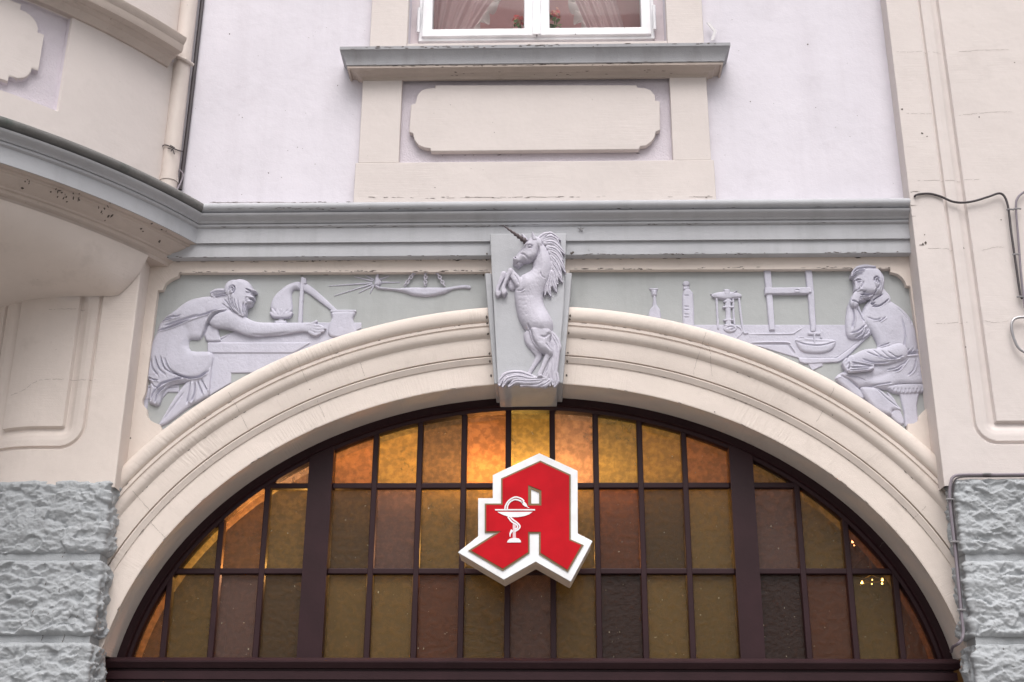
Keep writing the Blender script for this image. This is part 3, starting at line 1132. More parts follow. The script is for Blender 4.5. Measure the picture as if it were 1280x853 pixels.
def rock(plan, s0, s1, z0, z1, seed, corner):
    U, Z = np.arange(s0, s1 + 0.001, 0.003), np.arange(z0, z1 + 0.001, 0.003)

    def off(S, Zz):
        wx = (fbm(S * 9, Zz * 9, seed, 3) - 0.5) * 0.06
        wz = (fbm(S * 9, Zz * 9, seed + 5, 3) - 0.5) * 0.06
        h = 0.016 * facets((S + wx) * 16, (Zz + wz) * 25, seed) + 0.008 * facets((S - wz) * 33, (Zz + wx) * 48, seed + 3)
        for _ in range(2):
            h = (np.roll(h, 1, 0) + np.roll(h, -1, 0) + np.roll(h, 1, 1) + np.roll(h, -1, 1) + 2 * h) / 6
        h = h + 0.0025 * facets((S + wz) * 80, (Zz - wx) * 105, seed + 6) + 0.008 * fbm(S * 20, Zz * 26, seed + 9, 4)
        d = np.minimum(np.minimum(S - s0, s1 - S), np.minimum(Zz - z0, z1 - Zz)) + (fbm(S * 30, Zz * 30, seed, 2) - 0.5) * 0.010
        k = np.clip(d / 0.022, 0, 1)
        k = np.sqrt(1 - (1 - k) ** 2)
        edge = np.clip(np.abs(S - corner) / 0.03, 0.75, 1)
        return -0.014 + k * (0.012 + h * edge)
    return shell(plan, U, Z, off)


zj = [zblk, zc(692.5, PF), zc(700.5, PF), zc(796, PF), zc(804, PF), zc(804, PF) - 0.31]
lab = ['grey rock faced block, top one', 'grey rock faced block, middle one', 'grey rock faced block, bottom one']
BXL, BXR = xc(141, 605, PF) - 0.012, xc(1190, 605, PF) + 0.012
pj = Plan(lcurve + [(BXL, PF), (BXL, 0.06)], 0.008)
prj = Plan([(BXR, 0.06), (BXR, PF), (6.0, PF)], 0.008)
sLj = 1.2 + 2.07 + BXL
for i in range(3):
    zhi, zlo = zj[2 * i], zj[2 * i + 1]
    link('rusticated_block', rock(pj, 0.75, sLj + 0.19, zlo, zhi, 11 + i, sLj), M_ROCK, B, True, 60)
    link('rusticated_block', rock(prj, 0.0, 1.5, zlo, zhi, 31 + i, 0.06 - PF), M_ROCK, B, True, 60)
link('pier_core', shell(pj, np.linspace(0.3, sLj + 0.2, 60), np.linspace(0, zblk - 0.004, 20), -0.006), M_ROCK, B, True)
link('pier_core', shell(prj, np.linspace(0.0, 4.3, 120), np.linspace(0, zblk - 0.004, 20), -0.006), M_ROCK, B, True)

# ------------------------------------------------------------------ fanlight with stained glass
F = bpy.data.objects.new('arched_window', None)
COL.objects.link(F)
F.parent = B
tag(F, 'dark brown arched window with amber, olive and mauve stained panes')
FYf, GLY = 0.19, 0.235
ztr = zc(823, 0.16)
m = MB()
fprof = [(0.02, FYf + 0.02), (0.02, FYf), (-0.030, FYf), (-0.032, FYf - 0.012), (-0.040, FYf - 0.014), (-0.043, FYf + 0.004), (-0.055, FYf + 0.012), (-0.057, FYf + 0.06)]
path = arch(0.0, z0=2.26, n=160, dz=0.0)
m.sweep(path, [(-p, y) for p, y in fprof], 'face', caps=False)
m.build('frame', M_WOOD, F, angle=30)


def ztop(x, off):
    pts = arch(off, z0=2.2, n=400)
    return float(np.interp(x, [p[0] for p in pts], [p[1] for p in pts]))


mulls = []
for a_, b_ in ((371, 402.5), (925.5, 956.5)):
    x0, x1 = xc(a_, 818, FYf), xc(b_, 818, FYf)
    mulls.append((x0, x1))
    m = MB()
    m.prism([(x0, ztr - 0.01), (x1, ztr - 0.01), (x1, ztop(x1, -0.03)), (x0, ztop(x0, -0.03))], FYf - 0.004, GLY + 0.03)
    m.build('mullion', M_WOOD, F, bevel=0.004)
bars = [xc(p, 818, FYf + 0.02) for p in (203, 262.5, 319)] + [xc(p, 818, FYf + 0.02) for p in (458, 516.5, 575, 633.5, 692, 749.5, 808, 866.5)] + [xc(p, 818, FYf + 0.02) for p in (1012, 1071, 1129)]
m = MB()
for x in bars:
    m.prism([(x - 0.0125, ztr - 0.01), (x + 0.0125, ztr - 0.01), (x + 0.0125, ztop(x, -0.045)), (x - 0.0125, ztop(x, -0.045))], FYf + 0.016, GLY + 0.012)
hz = [zc(607, FYf + 0.02), zc(714, FYf + 0.02)]
xl_in = [-(EA - 0.05) * math.sqrt(max(0, 1 - ((z - ECZ) / (EB - 0.05)) ** 2)) for z in hz]
for z, xe in zip(hz, xl_in):
    for a_, b_ in ((xe, mulls[0][0]), (mulls[0][1], mulls[1][0]), (mulls[1][1], -xe)):
        m.box(a_, b_, FYf + 0.019, GLY + 0.010, z - 0.012, z + 0.012)
m.build('glazing_bars', M_WOOD, F, bevel=0.004)

TINT = {'G': (0.80, 0.53, 0.16), 'O': (0.80, 0.38, 0.15), 'L': (0.58, 0.38, 0.14), 'B': (0.34, 0.22, 0.11), 'M': (0.52, 0.32, 0.27),
        'S': (0.88, 0.55, 0.36), 'R': (0.48, 0.21, 0.12), 'D': (0.20, 0.12, 0.10), 'Y': (0.74, 0.55, 0.18), 'A': (0.66, 0.43, 0.16)}
keys = list(TINT)
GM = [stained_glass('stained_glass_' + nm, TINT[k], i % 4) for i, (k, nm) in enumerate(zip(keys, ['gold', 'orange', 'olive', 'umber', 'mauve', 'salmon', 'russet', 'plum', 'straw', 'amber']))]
layout = [  # rows from the top; left light, centre light, right light
    ['OGRS', 'OGBOYSYGO', 'LOGR'],
    ['GGOA', 'BMAAGARBA', 'MARR'],
    ['OLMB', 'LARLMLDAL', 'DRLR']]
sect = [([-1.80] + bars[:3] + [mulls[0][0] + 0.01]), ([mulls[0][1] - 0.01] + bars[3:11] + [mulls[1][0] + 0.01]), ([mulls[1][1] - 0.01] + bars[11:] + [1.80])]
rows = [(hz[0], 9.0), (hz[1], hz[0]), (ztr - 0.015, hz[1])]
for si, xs in enumerate(sect):
    m = MB()
    for ri, (za_, zb_) in enumerate(rows):
        for ci in range(len(xs) - 1):
            xa, xb = xs[ci], xs[ci + 1]
            k = 8
            top = []
            for i in range(k + 1):
                x = xb + (xa - xb) * i / k
                zt = ztop(x, -0.02) if abs(x) < 1.715 else za_
                top.append((x, min(zb_, zt)))
            top = [p for p in top if p[1] > za_ + 1e-4]
            if len(top) < 2:
                continue
            poly = [(top[-1][0], za_), (top[0][0], za_)] + top
            m.add([(p[0], GLY + random.uniform(-0.0008, 0.0008), p[1]) for p in poly], [tuple(range(len(poly)))], keys.index(layout[ri][si][ci]))
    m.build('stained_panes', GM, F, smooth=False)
# transom
m = MB()
tw0, tw1 = -1.735, 1.70
zt0 = ztr
m.sweep([(tw0, 0.21), (tw0, 0.14), (tw1, 0.14), (tw1, 0.21)],
        [(-0.02, zt0 - 0.35), (0.0, zt0 - 0.35), (0.0, zt0 - 0.155), (0.012, zt0 - 0.153), (0.012, zt0 - 0.108), (0.0, zt0 - 0.106), (0.0, zt0 - 0.092), (0.014, zt0 - 0.090), (0.014, zt0 - 0.058), (0.003, zt0 - 0.055), (0.003, zt0 - 0.048),
         (0.018, zt0 - 0.046), (0.030, zt0 - 0.030), (0.034, zt0 - 0.024), (0.034, zt0 - 0.018), (0.015, zt0 - 0.004), (-0.09, zt0)], caps=False)
m.build('transom', M_WOOD, B, angle=30)
m = MB()
m.box(-1.74, 1.70, 0.16, 0.22, 0, zt0 - 0.34)  # unseen infill added below the transom to keep daylight out of the shop
m.build('unseen_infill', M_WOOD, B)

# shop room behind the fanlight
m = MB()
rx0, rx1, ry0, ry1, rz0, rz1 = -2.3, 2.3, 0.502, 4.3, 0.01, 3.47
vv = [(rx0, ry0, rz0), (rx1, ry0, rz0), (rx1, ry1, rz0), (rx0, ry1, rz0), (rx0, ry0, rz1), (rx1, ry0, rz1), (rx1, ry1, rz1), (rx0, ry1, rz1)]
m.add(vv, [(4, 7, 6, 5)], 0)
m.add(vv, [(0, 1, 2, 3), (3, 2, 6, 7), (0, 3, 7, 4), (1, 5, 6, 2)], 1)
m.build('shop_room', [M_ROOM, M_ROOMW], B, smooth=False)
def lamp_light(root, loc, watts, size):
    ld = bpy.data.lights.new('lamp_light', 'POINT')
    lo = bpy.data.objects.new('lamp_light', ld)
    COL.objects.link(lo)
    lo.location = loc
    ld.energy = watts
    ld.color = (1.0, 0.74, 0.44)
    ld.shadow_soft_size = size
    under(lo, root)


def under(o, root):
    o.parent = root
    o.matrix_parent_inverse = Matrix.Translation(root.location).inverted()
    return o


M_BRASS = simple('brass', (0.10, 0.07, 0.03), 0.5, 0.6)
M_BULB = simple('glowing_bulb', (1, 0.9, 0.7), 0.4, 0, (1.0, 0.82, 0.55), 16)
for lx_, ly_, yy_, n_, lb_ in ((1090, 727, 1.1, 6, 'small lit lamp glinting in the lower right pane of the arched window'), (1076, 679, 1.6, 4, 'dimmer small lamp added for the reflected glint one pane higher at the arch edge')):  # second lamp is made up to give the first one's reflected glint
    lp = at(lx_, ly_, yy_)
    ch = empty('glint_lamp', lb_, 'lamp', tuple(lp))
    m = MB()
    m.tube([(lp[0], yy_, 3.469), (lp[0], yy_, lp[2] + 0.03)], 0.004)
    ring = [(lp[0] + 0.055 * math.cos(t), yy_ + 0.055 * math.sin(t), lp[2] + 0.004) for t in np.linspace(0, 2 * math.pi, 17)]
    m.tube(ring, 0.003, 6)
    m.tube([(lp[0] - 0.055, yy_, lp[2] + 0.004), (lp[0], yy_, lp[2] + 0.03), (lp[0] + 0.055, yy_, lp[2] + 0.004)], 0.003, 6)
    under(m.build('lamp_body', M_BRASS), ch)
    for k in range(n_):
        t = 2 * math.pi * (k + 0.3) / n_
        m = MB()
        c = Vector((lp[0] + 0.055 * math.cos(t), yy_ + 0.055 * math.sin(t), lp[2] - 0.006 + 0.004 * (k % 3)))
        r_ = (0.0048, 0.003, 0.0062)[k % 3]
        m.tube([c + Vector((0, 0, -r_)), c + Vector((0, 0, -r_ * 0.5)), c + Vector((0, 0, r_ * 0.5)), c + Vector((0, 0, r_))], r_, 8, r1=r_ * 0.6)
        under(m.build('bulb', M_BULB), ch)
    lamp_light(ch, (lp[0], yy_, lp[2] + 0.05), 1.0, 0.05)
# unseen bowl uplighters, added to light the shop ceiling and left arch reveal
M_OPAL = simple('opal_bowl', (0.7, 0.6, 0.45), 0.5)
K = 28
for px_, py_, yy_, sc_, wt_, lb_ in ((640, 712, 1.6, 0.8, 27, 'unseen pendant bowl added behind the red letter sign to light the shop ceiling'), (388, 735, 0.95, 0.45, 16, 'small unseen pendant bowl added behind the left upright to light the arch reveal')):
    pc = at(px_, py_, yy_)
    pn = empty('added_pendant', lb_, 'lamp', tuple(pc))
    m = MB()
    prof_ = [(0.02, -0.06), (0.09, -0.05), (0.15, -0.015), (0.18, 0.03), (0.172, 0.032), (0.142, -0.008), (0.085, -0.042), (0.02, -0.05)]
    vs = [(pc[0] + sc_ * r_ * math.cos(2 * math.pi * k / K), pc[1] + sc_ * r_ * math.sin(2 * math.pi * k / K), pc[2] + sc_ * h_) for r_, h_ in prof_ for k in range(K)]
    m.add(vs, [(i * K + k, i * K + (k + 1) % K, (i + 1) * K + (k + 1) % K, (i + 1) * K + k) for i in range(len(prof_) - 1) for k in range(K)])
    under(m.build('bowl', M_OPAL), pn)
    m = MB()
    m.tube([(pc[0], pc[1], pc[2] - 0.05 * sc_), (pc[0], pc[1], 3.468)], 0.006)
    under(m.build('rod', M_STEEL), pn)
    lamp_light(pn, (pc[0], pc[1] - 0.03, pc[2] + 0.06), wt_, 0.06)

# ------------------------------------------------------------------ carved figures and things
BK = REC
TA, TB_, TD, TE, TU = (170, 320, 3.879), (320, 320, 4.267), (780, 320, 4.571), (980, 320, 3.876), (590, 270, 6.564)

# bench on the left
r = Relief(TA, (255, 395, 455, 510), BK)
r.poly([(345, 412), (470, 362), (565, 317), (1090, 317), (1090, 345), (800, 470), (345, 470)], 8, 3, smooth=False)
r.poly([(368, 465), (800, 465), (640, 545), (560, 563), (457, 563), (457, 610), (352, 672), (358, 600)], 9, 3, smooth=False)
r.poly([(343, 416), (850, 416), (760, 468), (343, 468)], 17, 4, smooth=False)
r.cut([(470, 365), (400, 405)], 3, 5).cut([(370, 412), (420, 390), (470, 365)], 3, -3)
tag(r.build('carved_workbench', M_FIG), 'carved lilac grey workbench the bearded man leans over', 'carving')
# stool under the scholar
r = Relief(TA, (174, 475, 224, 515), BK)
r.poly([(25, 622), (205, 622), (203, 656), (150, 656), (120, 690), (25, 690)], 10, 4, smooth=False)
r.poly([(18, 640), (62, 640), (48, 745), (25, 735)], 7, 4, smooth=False)
r.cut([(28, 634), (200, 634)], 3, 6)
tag(r.build('carved_stool', M_FIG), 'low carved stool under the robe of the bearded man', 'carving')
# bearded scholar
r = Relief(TA, (172, 338, 412, 535), BK, 0.33)
r.poly([(205, 650), (262, 600), (330, 640), (300, 695), (240, 740), (150, 808), (106, 818), (130, 770)], 22, 16)
r.poly([(262, 590), (345, 558), (366, 470), (360, 600), (352, 668), (325, 690), (255, 720), (246, 650)], 26, 14, base=4)
r.poly([(48, 575), (66, 612), (60, 700), (72, 716), (108, 722), (130, 665), (165, 628), (258, 604), (190, 575)], 30, 14, base=4)
r.poly([(400, 193), (330, 193), (250, 213), (190, 258), (122, 308), (95, 370), (70, 430), (58, 520), (47, 585), (150, 605), (260, 603), (345, 572), (371, 468), (265, 456), (258, 405), (312, 398),
        (348, 330), (440, 268), (450, 215)], 36, 30)
r.poly([(325, 335), (388, 338), (402, 385), (408, 410), (352, 413), (332, 398)], 22, 12)
r.swell((215, 520), 140, 70, 9).swell((250, 270), 130, 60, 9)
r.limb([(395, 300), (470, 315), (560, 352), (640, 356), (720, 352), (800, 345)], [48, 44, 36, 31, 27, 20], 0.55, [34, 36, 34, 30, 28, 26])
r.limb([(800, 345), (850, 350)], [21, 19], 0.5, 26)
for p in ([(846, 338), (878, 337), (906, 345)], [(850, 347), (885, 352), (916, 350)], [(850, 358), (880, 366), (908, 362)], [(842, 368), (866, 380), (890, 374)], [(822, 335), (850, 330), (874, 316)]):
    r.limb(p, [8.5, 8, 5.5], 0.9, 28)
r.limb([(380, 260), (440, 225), (475, 200)], [50, 42, 40], 0.5, 26)
TH = (270, 335, 8.533)
r.use(TH)
r.hk = 0.62
r.poly([(128, 260), (135, 205), (172, 150), (250, 118), (328, 138), (378, 186), (402, 245), (412, 262), (440, 262), (425, 274), (404, 276), (408, 300), (414, 335), (402, 352), (396, 372), (384, 404), (335, 428), (326, 500), (292, 536),
        (240, 512), (182, 462), (150, 392), (136, 335)], 95, 70, base=30)
r.ell((195, 228), 105, 96, 40, -20, 66)
r.limb([(325, 236), (352, 242), (405, 262), (432, 266)], [6, 10, 12, 8], 1.0, 118)
r.limb([(320, 320), (365, 325), (402, 336)], [12, 18, 14], 1.0, 112)
r.limb([(340, 372), (375, 376), (392, 372)], [14, 15, 8], 1.0, 108)
r.ell((182, 252), 30, 46, 26, 8, 118)
r.ell((348, 268), 20, 12, 20, 0, 108)
r.limb([(150, 300), (160, 380), (200, 455), (255, 508)], [14, 26, 30, 20], 0.8, [86, 92, 92, 84])
r.limb([(205, 330), (225, 420), (265, 505)], [14, 26, 20], 0.8, [96, 98, 92])
r.limb([(270, 350), (285, 430), (292, 520)], [14, 26, 16], 0.8, [100, 100, 90])
r.limb([(318, 400), (312, 460), (305, 515)], [16, 18, 10], 0.8, [100, 98, 90])
r.cut([(330, 244), (352, 252), (378, 266)], 6, 26).cut([(326, 276), (348, 286), (372, 280)], 4, 14).cut([(404, 277), (428, 277)], 6, 22)
r.cut([(368, 346), (392, 350), (412, 352)], 7, 40).cut([(380, 296), (402, 300)], 5, 12)
r.cut([(150, 262), (152, 225), (180, 206), (206, 222), (210, 262), (190, 298)], 6, 22).cut([(168, 250), (180, 232), (194, 246), (186, 276)], 6, 26)
r.cut([(136, 330), (150, 395), (182, 462), (240, 512)], 8, 24)
r.cut([(330, 398), (322, 420), (318, 500)], 6, 20).cut([(340, 330), (328, 352), (330, 385)], 7, 10)
r.folds([[(178, 340), (190, 400), (225, 462)], [(205, 350), (222, 420), (250, 490)], [(245, 360), (255, 430), (272, 510)], [(300, 392), (298, 440), (296, 505)], [(160, 340), (170, 400), (205, 462)]], 6, 15)
r.use(TA)
r.hk = 1.0
for p in ([(455, 172), (425, 170), (388, 168), (362, 178)], [(445, 186), (408, 186), (370, 190)], [(448, 196), (412, 202), (384, 203)], [(440, 178), (405, 176), (378, 182)]):
    r.limb(p, [14, 12, 9, 5][:len(p)], 0.7, 30)
r.folds([[(435, 174), (395, 174), (366, 181)], [(438, 184), (405, 188), (375, 194)], [(440, 194), (410, 197), (386, 203)]], 3, 9)
r.folds([[(430, 215), (445, 232), (462, 250)], [(420, 235), (440, 252), (455, 262)]], 4, 9)
r.folds([[(95, 365), (170, 345), (260, 308), (340, 282), (430, 258)], [(112, 318), (160, 306), (215, 290)], [(120, 306), (150, 298), (190, 292)], [(140, 340), (220, 312), (300, 288)]], 4.5, 11)
r.cut([(444, 266), (390, 284), (348, 330), (330, 372), (312, 398)], 5, 14).cut([(436, 258), (380, 278), (338, 326), (318, 385)], 6, -9)
r.folds([[(72, 500), (82, 545), (110, 582)], [(92, 490), (112, 545), (150, 584)], [(118, 488), (140, 545), (190, 584)], [(140, 500), (165, 550), (215, 588)], [(180, 566), (235, 588), (300, 588), (345, 560)],
         [(160, 560), (215, 582), (262, 596)]], 5, 14)
r.folds([[(262, 606), (258, 655), (246, 712)], [(284, 610), (284, 660), (268, 705)], [(298, 606), (312, 640), (322, 668)], [(316, 600), (334, 632), (345, 652)]], 5, 12)
r.folds([[(64, 605), (100, 640), (128, 615), (240, 588)], [(70, 700), (92, 650), (150, 612), (215, 594)], [(92, 712), (104, 670), (140, 630)], [(60, 588), (80, 600), (105, 604)]], 4.5, 12)
r.cut([(230, 660), (185, 720), (125, 800)], 5, 6)
r.cut([(240, 330), (250, 390), (235, 450)], 20, 4).cut([(560, 385), (640, 385), (740, 372)], 6, 5)
S = tag(r.build('scholar_carving', M_FIG), 'carved bald bearded man in a robe reaching over the workbench', 'carving')

# still: bulb on a leafy burner, rod and sloping tube
ST = empty('still_carving', 'carved glass still on a leafy burner with a long sloping tube', 'carving', tuple(at(360, 400, BK)))


r = Relief(TA, (330, 345, 378, 396), BK)
r.poly([(655, 262), (650, 235), (668, 190), (715, 145), (765, 122), (795, 124), (795, 158), (765, 160), (752, 185), (756, 235), (750, 268), (705, 290)], 32, 26)
under(r.build('bulb', M_FIG), ST)
r = Relief(TA, (330, 370, 378, 410), BK)
for a_, k in ((-75, 52), (-50, 56), (-25, 50), (25, 50), (50, 56), (75, 52)):
    c_, s2 = math.sin(math.radians(a_)), math.cos(math.radians(a_))
    r.limb([(703, 292), (703 + c_ * k * 0.7, 292 - s2 * k * 0.35), (703 + c_ * k, 285 - s2 * k * 0.75)], [6, 10, 6], 1.0, 26)
r.limb([(703, 285), (703, 262)], [8, 10], 1.0, 26)
r.limb([(702, 290), (700, 312)], [11, 13], 0.9, 6)
r.poly([(668, 308), (726, 308), (728, 333), (668, 333)], 22, 8, smooth=False)
under(r.build('burner', M_FIG), ST)
r = Relief(TA, (370, 343, 386, 410), BK)
r.limb([(806, 108), (800, 200), (793, 328)], [8, 9, 10], 0.8, 22)
r.limb([(818, 110), (818, 128)], [5, 6], 0.8, 22)
under(r.build('rod', M_FIG), ST)
r = Relief(TA, (376, 350, 424, 392), BK)
r.limb([(800, 140), (840, 160), (900, 208), (962, 260)], [19, 18, 15, 10], 0.7, 8)
under(r.build('tube', M_FIG), ST)
r = Relief(TA, (405, 383, 448, 424), BK)
r.poly([(950, 268), (1058, 266), (1050, 300), (1062, 340), (1068, 372), (1020, 395), (950, 392), (928, 372), (932, 330), (948, 300)], 24, 14)
r.limb([(946, 264), (1060, 264)], [6, 6], 0.9, 16)
tag(r.build('flask_carving', M_FIG), 'carved wide flask catching the drip of the still tube', 'carving')

# oil lamp on chains
OL = empty('oil_lamp_carving', 'carved oil lamp with a flame, hanging on three chains', 'carving', tuple(at(535, 358, BK)))
r = Relief(TB_, (464, 350, 592, 374), BK)
r.poly([(640, 148), (665, 160), (760, 168), (800, 163), (1020, 163), (1040, 176), (1000, 196), (920, 212), (840, 206), (790, 190), (730, 178), (660, 172), (632, 160)], 30, 16)
r.limb([(1000, 182), (1050, 166), (1110, 158), (1136, 162)], [14, 7, 8, 9], 0.9, 12)
under(r.build('bowl', M_FIG), OL)
r = Relief(TB_, (462, 338, 480, 358), BK)
r.poly([(628, 152), (632, 115), (642, 88), (652, 92), (654, 115), (668, 132), (660, 150), (640, 156)], 26, 12)
under(r.build('flame', M_FIG), OL)
r = Relief(TB_, (408, 340, 502, 370), BK, 0.35)
for p in (((615, 137), (385, 153)), ((615, 143), (415, 205)), ((622, 150), (545, 190)), ((626, 152), (605, 193)), ((618, 126), (522, 103)), ((622, 118), (580, 95)), ((664, 134), (768, 134)), ((660, 118), (705, 100))):
    r.cap(p[0], 4.5, p[1], 1.8, 1.2, 4)
under(r.build('rays', M_FIG, grain=0.1, blur=1), OL)
for a_, b_ in (((850, 84), (793, 162)), ((906, 84), (903, 162)), ((962, 84), (1006, 162))):
    m = MB()
    q0, q1 = (np.array([*xz(crop(*TB_, [p]), BK - 0.01)[0]]) for p in (a_, b_))
    nl = 6
    for i in range(nl):
        c = q0 + (q1 - q0) * (i + 0.5) / nl
        d = (q1 - q0) / nl * 0.62
        pth = []
        for k in range(11):
            t = 2 * math.pi * k / 10
            L, wd = math.cos(t), math.sin(t) * 0.0068
            pn = np.array([-d[1], d[0]]) / np.linalg.norm(d)
            off = pn * wd if i % 2 == 0 else pn * wd * 0.35
            pth.append((c[0] + d[0] * L + off[0], BK - 0.014 + (0 if i % 2 == 0 else 0.005 * math.sin(t)), c[1] + d[1] * L + off[1]))
        m.tube(pth, 0.0026, 6)
    under(m.build('chain', M_UNI), OL)

# right side: bottle, cylinder, burner stand, press, worktop, bowl
r = Relief(TD, (806, 355, 830, 400), BK)
r.poly([(138, 365), (140, 330), (150, 300), (165, 278), (168, 228), (161, 220), (158, 196), (142, 178), (197, 178), (190, 196), (188, 218), (183, 226), (190, 275), (207, 300), (213, 330), (214, 365)], 26, 16, smooth=False)
r.cut([(158, 190), (190, 190)], 3, 6).cut([(162, 222), (186, 222)], 3, 6)
tag(r.build('bottle_carving', M_FIG), 'small carved long necked bottle beside the unicorn keystone', 'carving')
r = Relief(TD, (850, 348, 872, 412), BK)
r.poly([(338, 415), (335, 225), (340, 196), (352, 184), (378, 184), (396, 205), (402, 300), (404, 415)], 24, 14, smooth=False)
r.poly([(340, 168), (376, 168), (374, 188), (340, 188)], 18, 6, smooth=False)
r.ell((357, 153), 19, 16, 18, 0, 6)
for y in (222, 285, 305, 330, 347):
    r.cut([(345, y), (372, y + 1)], 2.5, 7)
tag(r.build('measuring_cylinder_carving', M_FIG), 'carved measuring cylinder with a round stopper and scale marks', 'carving')
r = Relief(TD, (860, 398, 1095, 465), BK)
r.poly([(395, 386), (1300, 386), (1412, 425), (1300, 545), (1240, 580), (1005, 580), (940, 560), (700, 490), (395, 430)], 9, 3, smooth=False)
r.poly([(1000, 575), (1190, 572), (1240, 560), (1408, 425), (1418, 440), (1275, 575), (1230, 602), (1040, 612), (1005, 600)], 16, 5, smooth=False)
r.poly([(1050, 605), (1140, 605), (1140, 622), (1100, 640), (1080, 650)], 8, 4, smooth=False)
r.cut([(735, 498), (928, 498), (950, 515), (975, 550)], 6, 12).cut([(740, 490), (930, 489), (955, 508), (982, 545)], 5, -7)
r.cut([(712, 440), (950, 440), (985, 428), (1022, 406)], 3, -6)
r.cut([(1005, 578), (1190, 576), (1250, 556), (1410, 428)], 3, 7)
tag(r.build('carved_worktop', M_FIG), 'carved laboratory worktop in front of the seated man', 'carving')
BN = empty('burner_stand_carving', 'carved gas burner under a tripod with a shallow dish', 'carving', tuple(at(911, 412, BK)))
r = Relief(TD, (886, 358, 930, 378), BK)
r.ell((588, 222), 86, 22, 18, 0, 16)
r.poly([(490, 210), (540, 214), (530, 228)], 22, 6, smooth=False)
r.poly([(570, 222), (572, 186), (606, 186), (612, 222)], 30, 10, base=6, smooth=False)
r.limb([(600, 228), (645, 195)], [4, 3], 0.9, 30)
r.cut([(525, 236), (588, 246), (655, 232)], 3, 8)
under(r.build('dish', M_FIG), BN)
for p in ([(531, 238), (536, 330), (540, 408)], [(626, 240), (629, 330), (634, 385)], [(660, 236), (670, 330), (686, 428), (708, 434)]):
    r = Relief(TD, (892, 370, 938, 418), BK, 0.4)
    r.limb(p, [6] * len(p), 1.2, 12)
    under(r.build('leg', M_FIG, blur=1), BN)
r = Relief(TD, (898, 372, 934, 424), BK)
r.limb([(596, 250), (598, 330), (600, 400)], [17, 13, 17], 0.9, 12)
for y, rr in ((256, 24), (288, 28), (362, 24), (392, 20)):
    r.limb([(598 - rr, y), (598 + rr, y)], [5, 5], 1.0, 22)
r.ell((608, 408), 38, 24, 14, 0, 14)
r.limb([(640, 392), (668, 408), (676, 432), (650, 462)], [4, 4, 4, 3], 1.0, 12)
r.cut([(585, 410), (608, 400), (634, 410), (608, 420)], 3, 8)
under(r.build('burner', M_FIG), BN)
PS = empty('press_frame_carving', 'carved upright frame of two posts joined by a bolted crossbar', 'carving', tuple(at(990, 412, BK)))
for q in ([(800, 73), (842, 73), (850, 200), (866, 422), (832, 422), (816, 240)], [(1036, 68), (1076, 68), (1090, 220), (1100, 400), (1096, 432), (1070, 432), (1056, 260)]):
    r = Relief(TD, (950, 333, 1026, 418), BK)
    r.poly(q, 22, 6, base=6, smooth=False)
    under(r.build('post', M_FIG), PS)
r = Relief(TD, (950, 352, 1022, 378), BK)
r.poly([(804, 180), (1060, 178), (1072, 190), (1072, 210), (1050, 216), (806, 218)], 20, 6, base=22, smooth=False)
r.ell((990, 198), 20, 17, 18, 0, 36).cut([(978, 198), (1002, 198)], 4, 7)
r.ell((1064, 204), 7, 6, 8, 0, 40)
under(r.build('crossbar', M_FIG), PS)
r = Relief(TD, (1005, 408, 1036, 432), BK)
r.limb([(1060, 438), (1125, 438)], [9, 9], 0.9, 14)
r.limb([(1130, 422), (1130, 462)], [6, 6], 1.0, 16)
r.limb([(1090, 440), (1092, 500)], [6, 5], 1.0, 22)
under(r.build('spindle', M_FIG), PS)
r = Relief(TD, (992, 418, 1050, 444), BK)
r.poly([(980, 478), (1010, 462), (1090, 466), (1190, 472), (1214, 484), (1195, 530), (1140, 552), (1060, 552), (1010, 535)], 26, 18, base=4)
r.cut([(985, 486), (1050, 504), (1130, 508), (1210, 488)], 4, 9).cut([(1020, 480), (1100, 486), (1180, 484)], 14, 8)
r.limb([(985, 478), (1005, 462), (1030, 462)], [4, 5, 4], 1.0, 22)
tag(r.build('bowl_carving', M_FIG), 'carved shallow bowl standing on the worktop beside the seated man', 'carving')

# stool, seated man, book
r = Relief(TE, (1106, 480, 1158, 532), BK)
r.poly([(562, 660), (660, 660), (648, 720), (655, 800), (640, 830), (590, 830), (585, 760)], 16, 8, smooth=False)
r.poly([(495, 632), (560, 618), (690, 616), (690, 655), (600, 668), (530, 660)], 30, 12)
for k in range(9):
    r.cut([(515 + k * 19, 640), (512 + k * 19, 664)], 4, 5)
tag(r.build('cushioned_stool_carving', M_FIG), 'carved cushioned stool the clean shaven man sits on', 'carving')
r = Relief(TE, (1038, 331, 1158, 532), BK, 0.33)
r.poly([(500, 655), (540, 690), (585, 790), (575, 815), (545, 800), (515, 760), (535, 735)], 16, 12)
r.poly([(370, 640), (432, 632), (482, 652), (572, 738), (530, 748), (522, 770), (440, 740)], 28, 20)
r.poly([(252, 592), (275, 568), (330, 545), (345, 600), (390, 680), (360, 690), (300, 640)], 26, 18)
r.poly([(250, 592), (300, 552), (440, 522), (520, 470), (655, 462), (678, 560), (678, 622), (560, 622), (500, 645), (420, 632), (362, 634), (300, 605)], 36, 28)
r.poly([(415, 212), (490, 190), (505, 205), (562, 242), (610, 290), (640, 355), (655, 440), (660, 480), (500, 490), (448, 455), (455, 430), (425, 370), (385, 330), (372, 300), (385, 255)], 40, 34)
r.swell((520, 330), 80, 90, 10).swell((600, 400), 40, 80, 8)
r.poly([(318, 225), (362, 222), (375, 262), (400, 320), (420, 368), (395, 395), (345, 402), (312, 392), (300, 350), (305, 270)], 36, 26, base=6)
r.limb([(455, 190), (470, 215)], [44, 48], 0.5, 24)
TH = (1030, 325, 8.53)
r.use(TH)
r.hk = 0.62
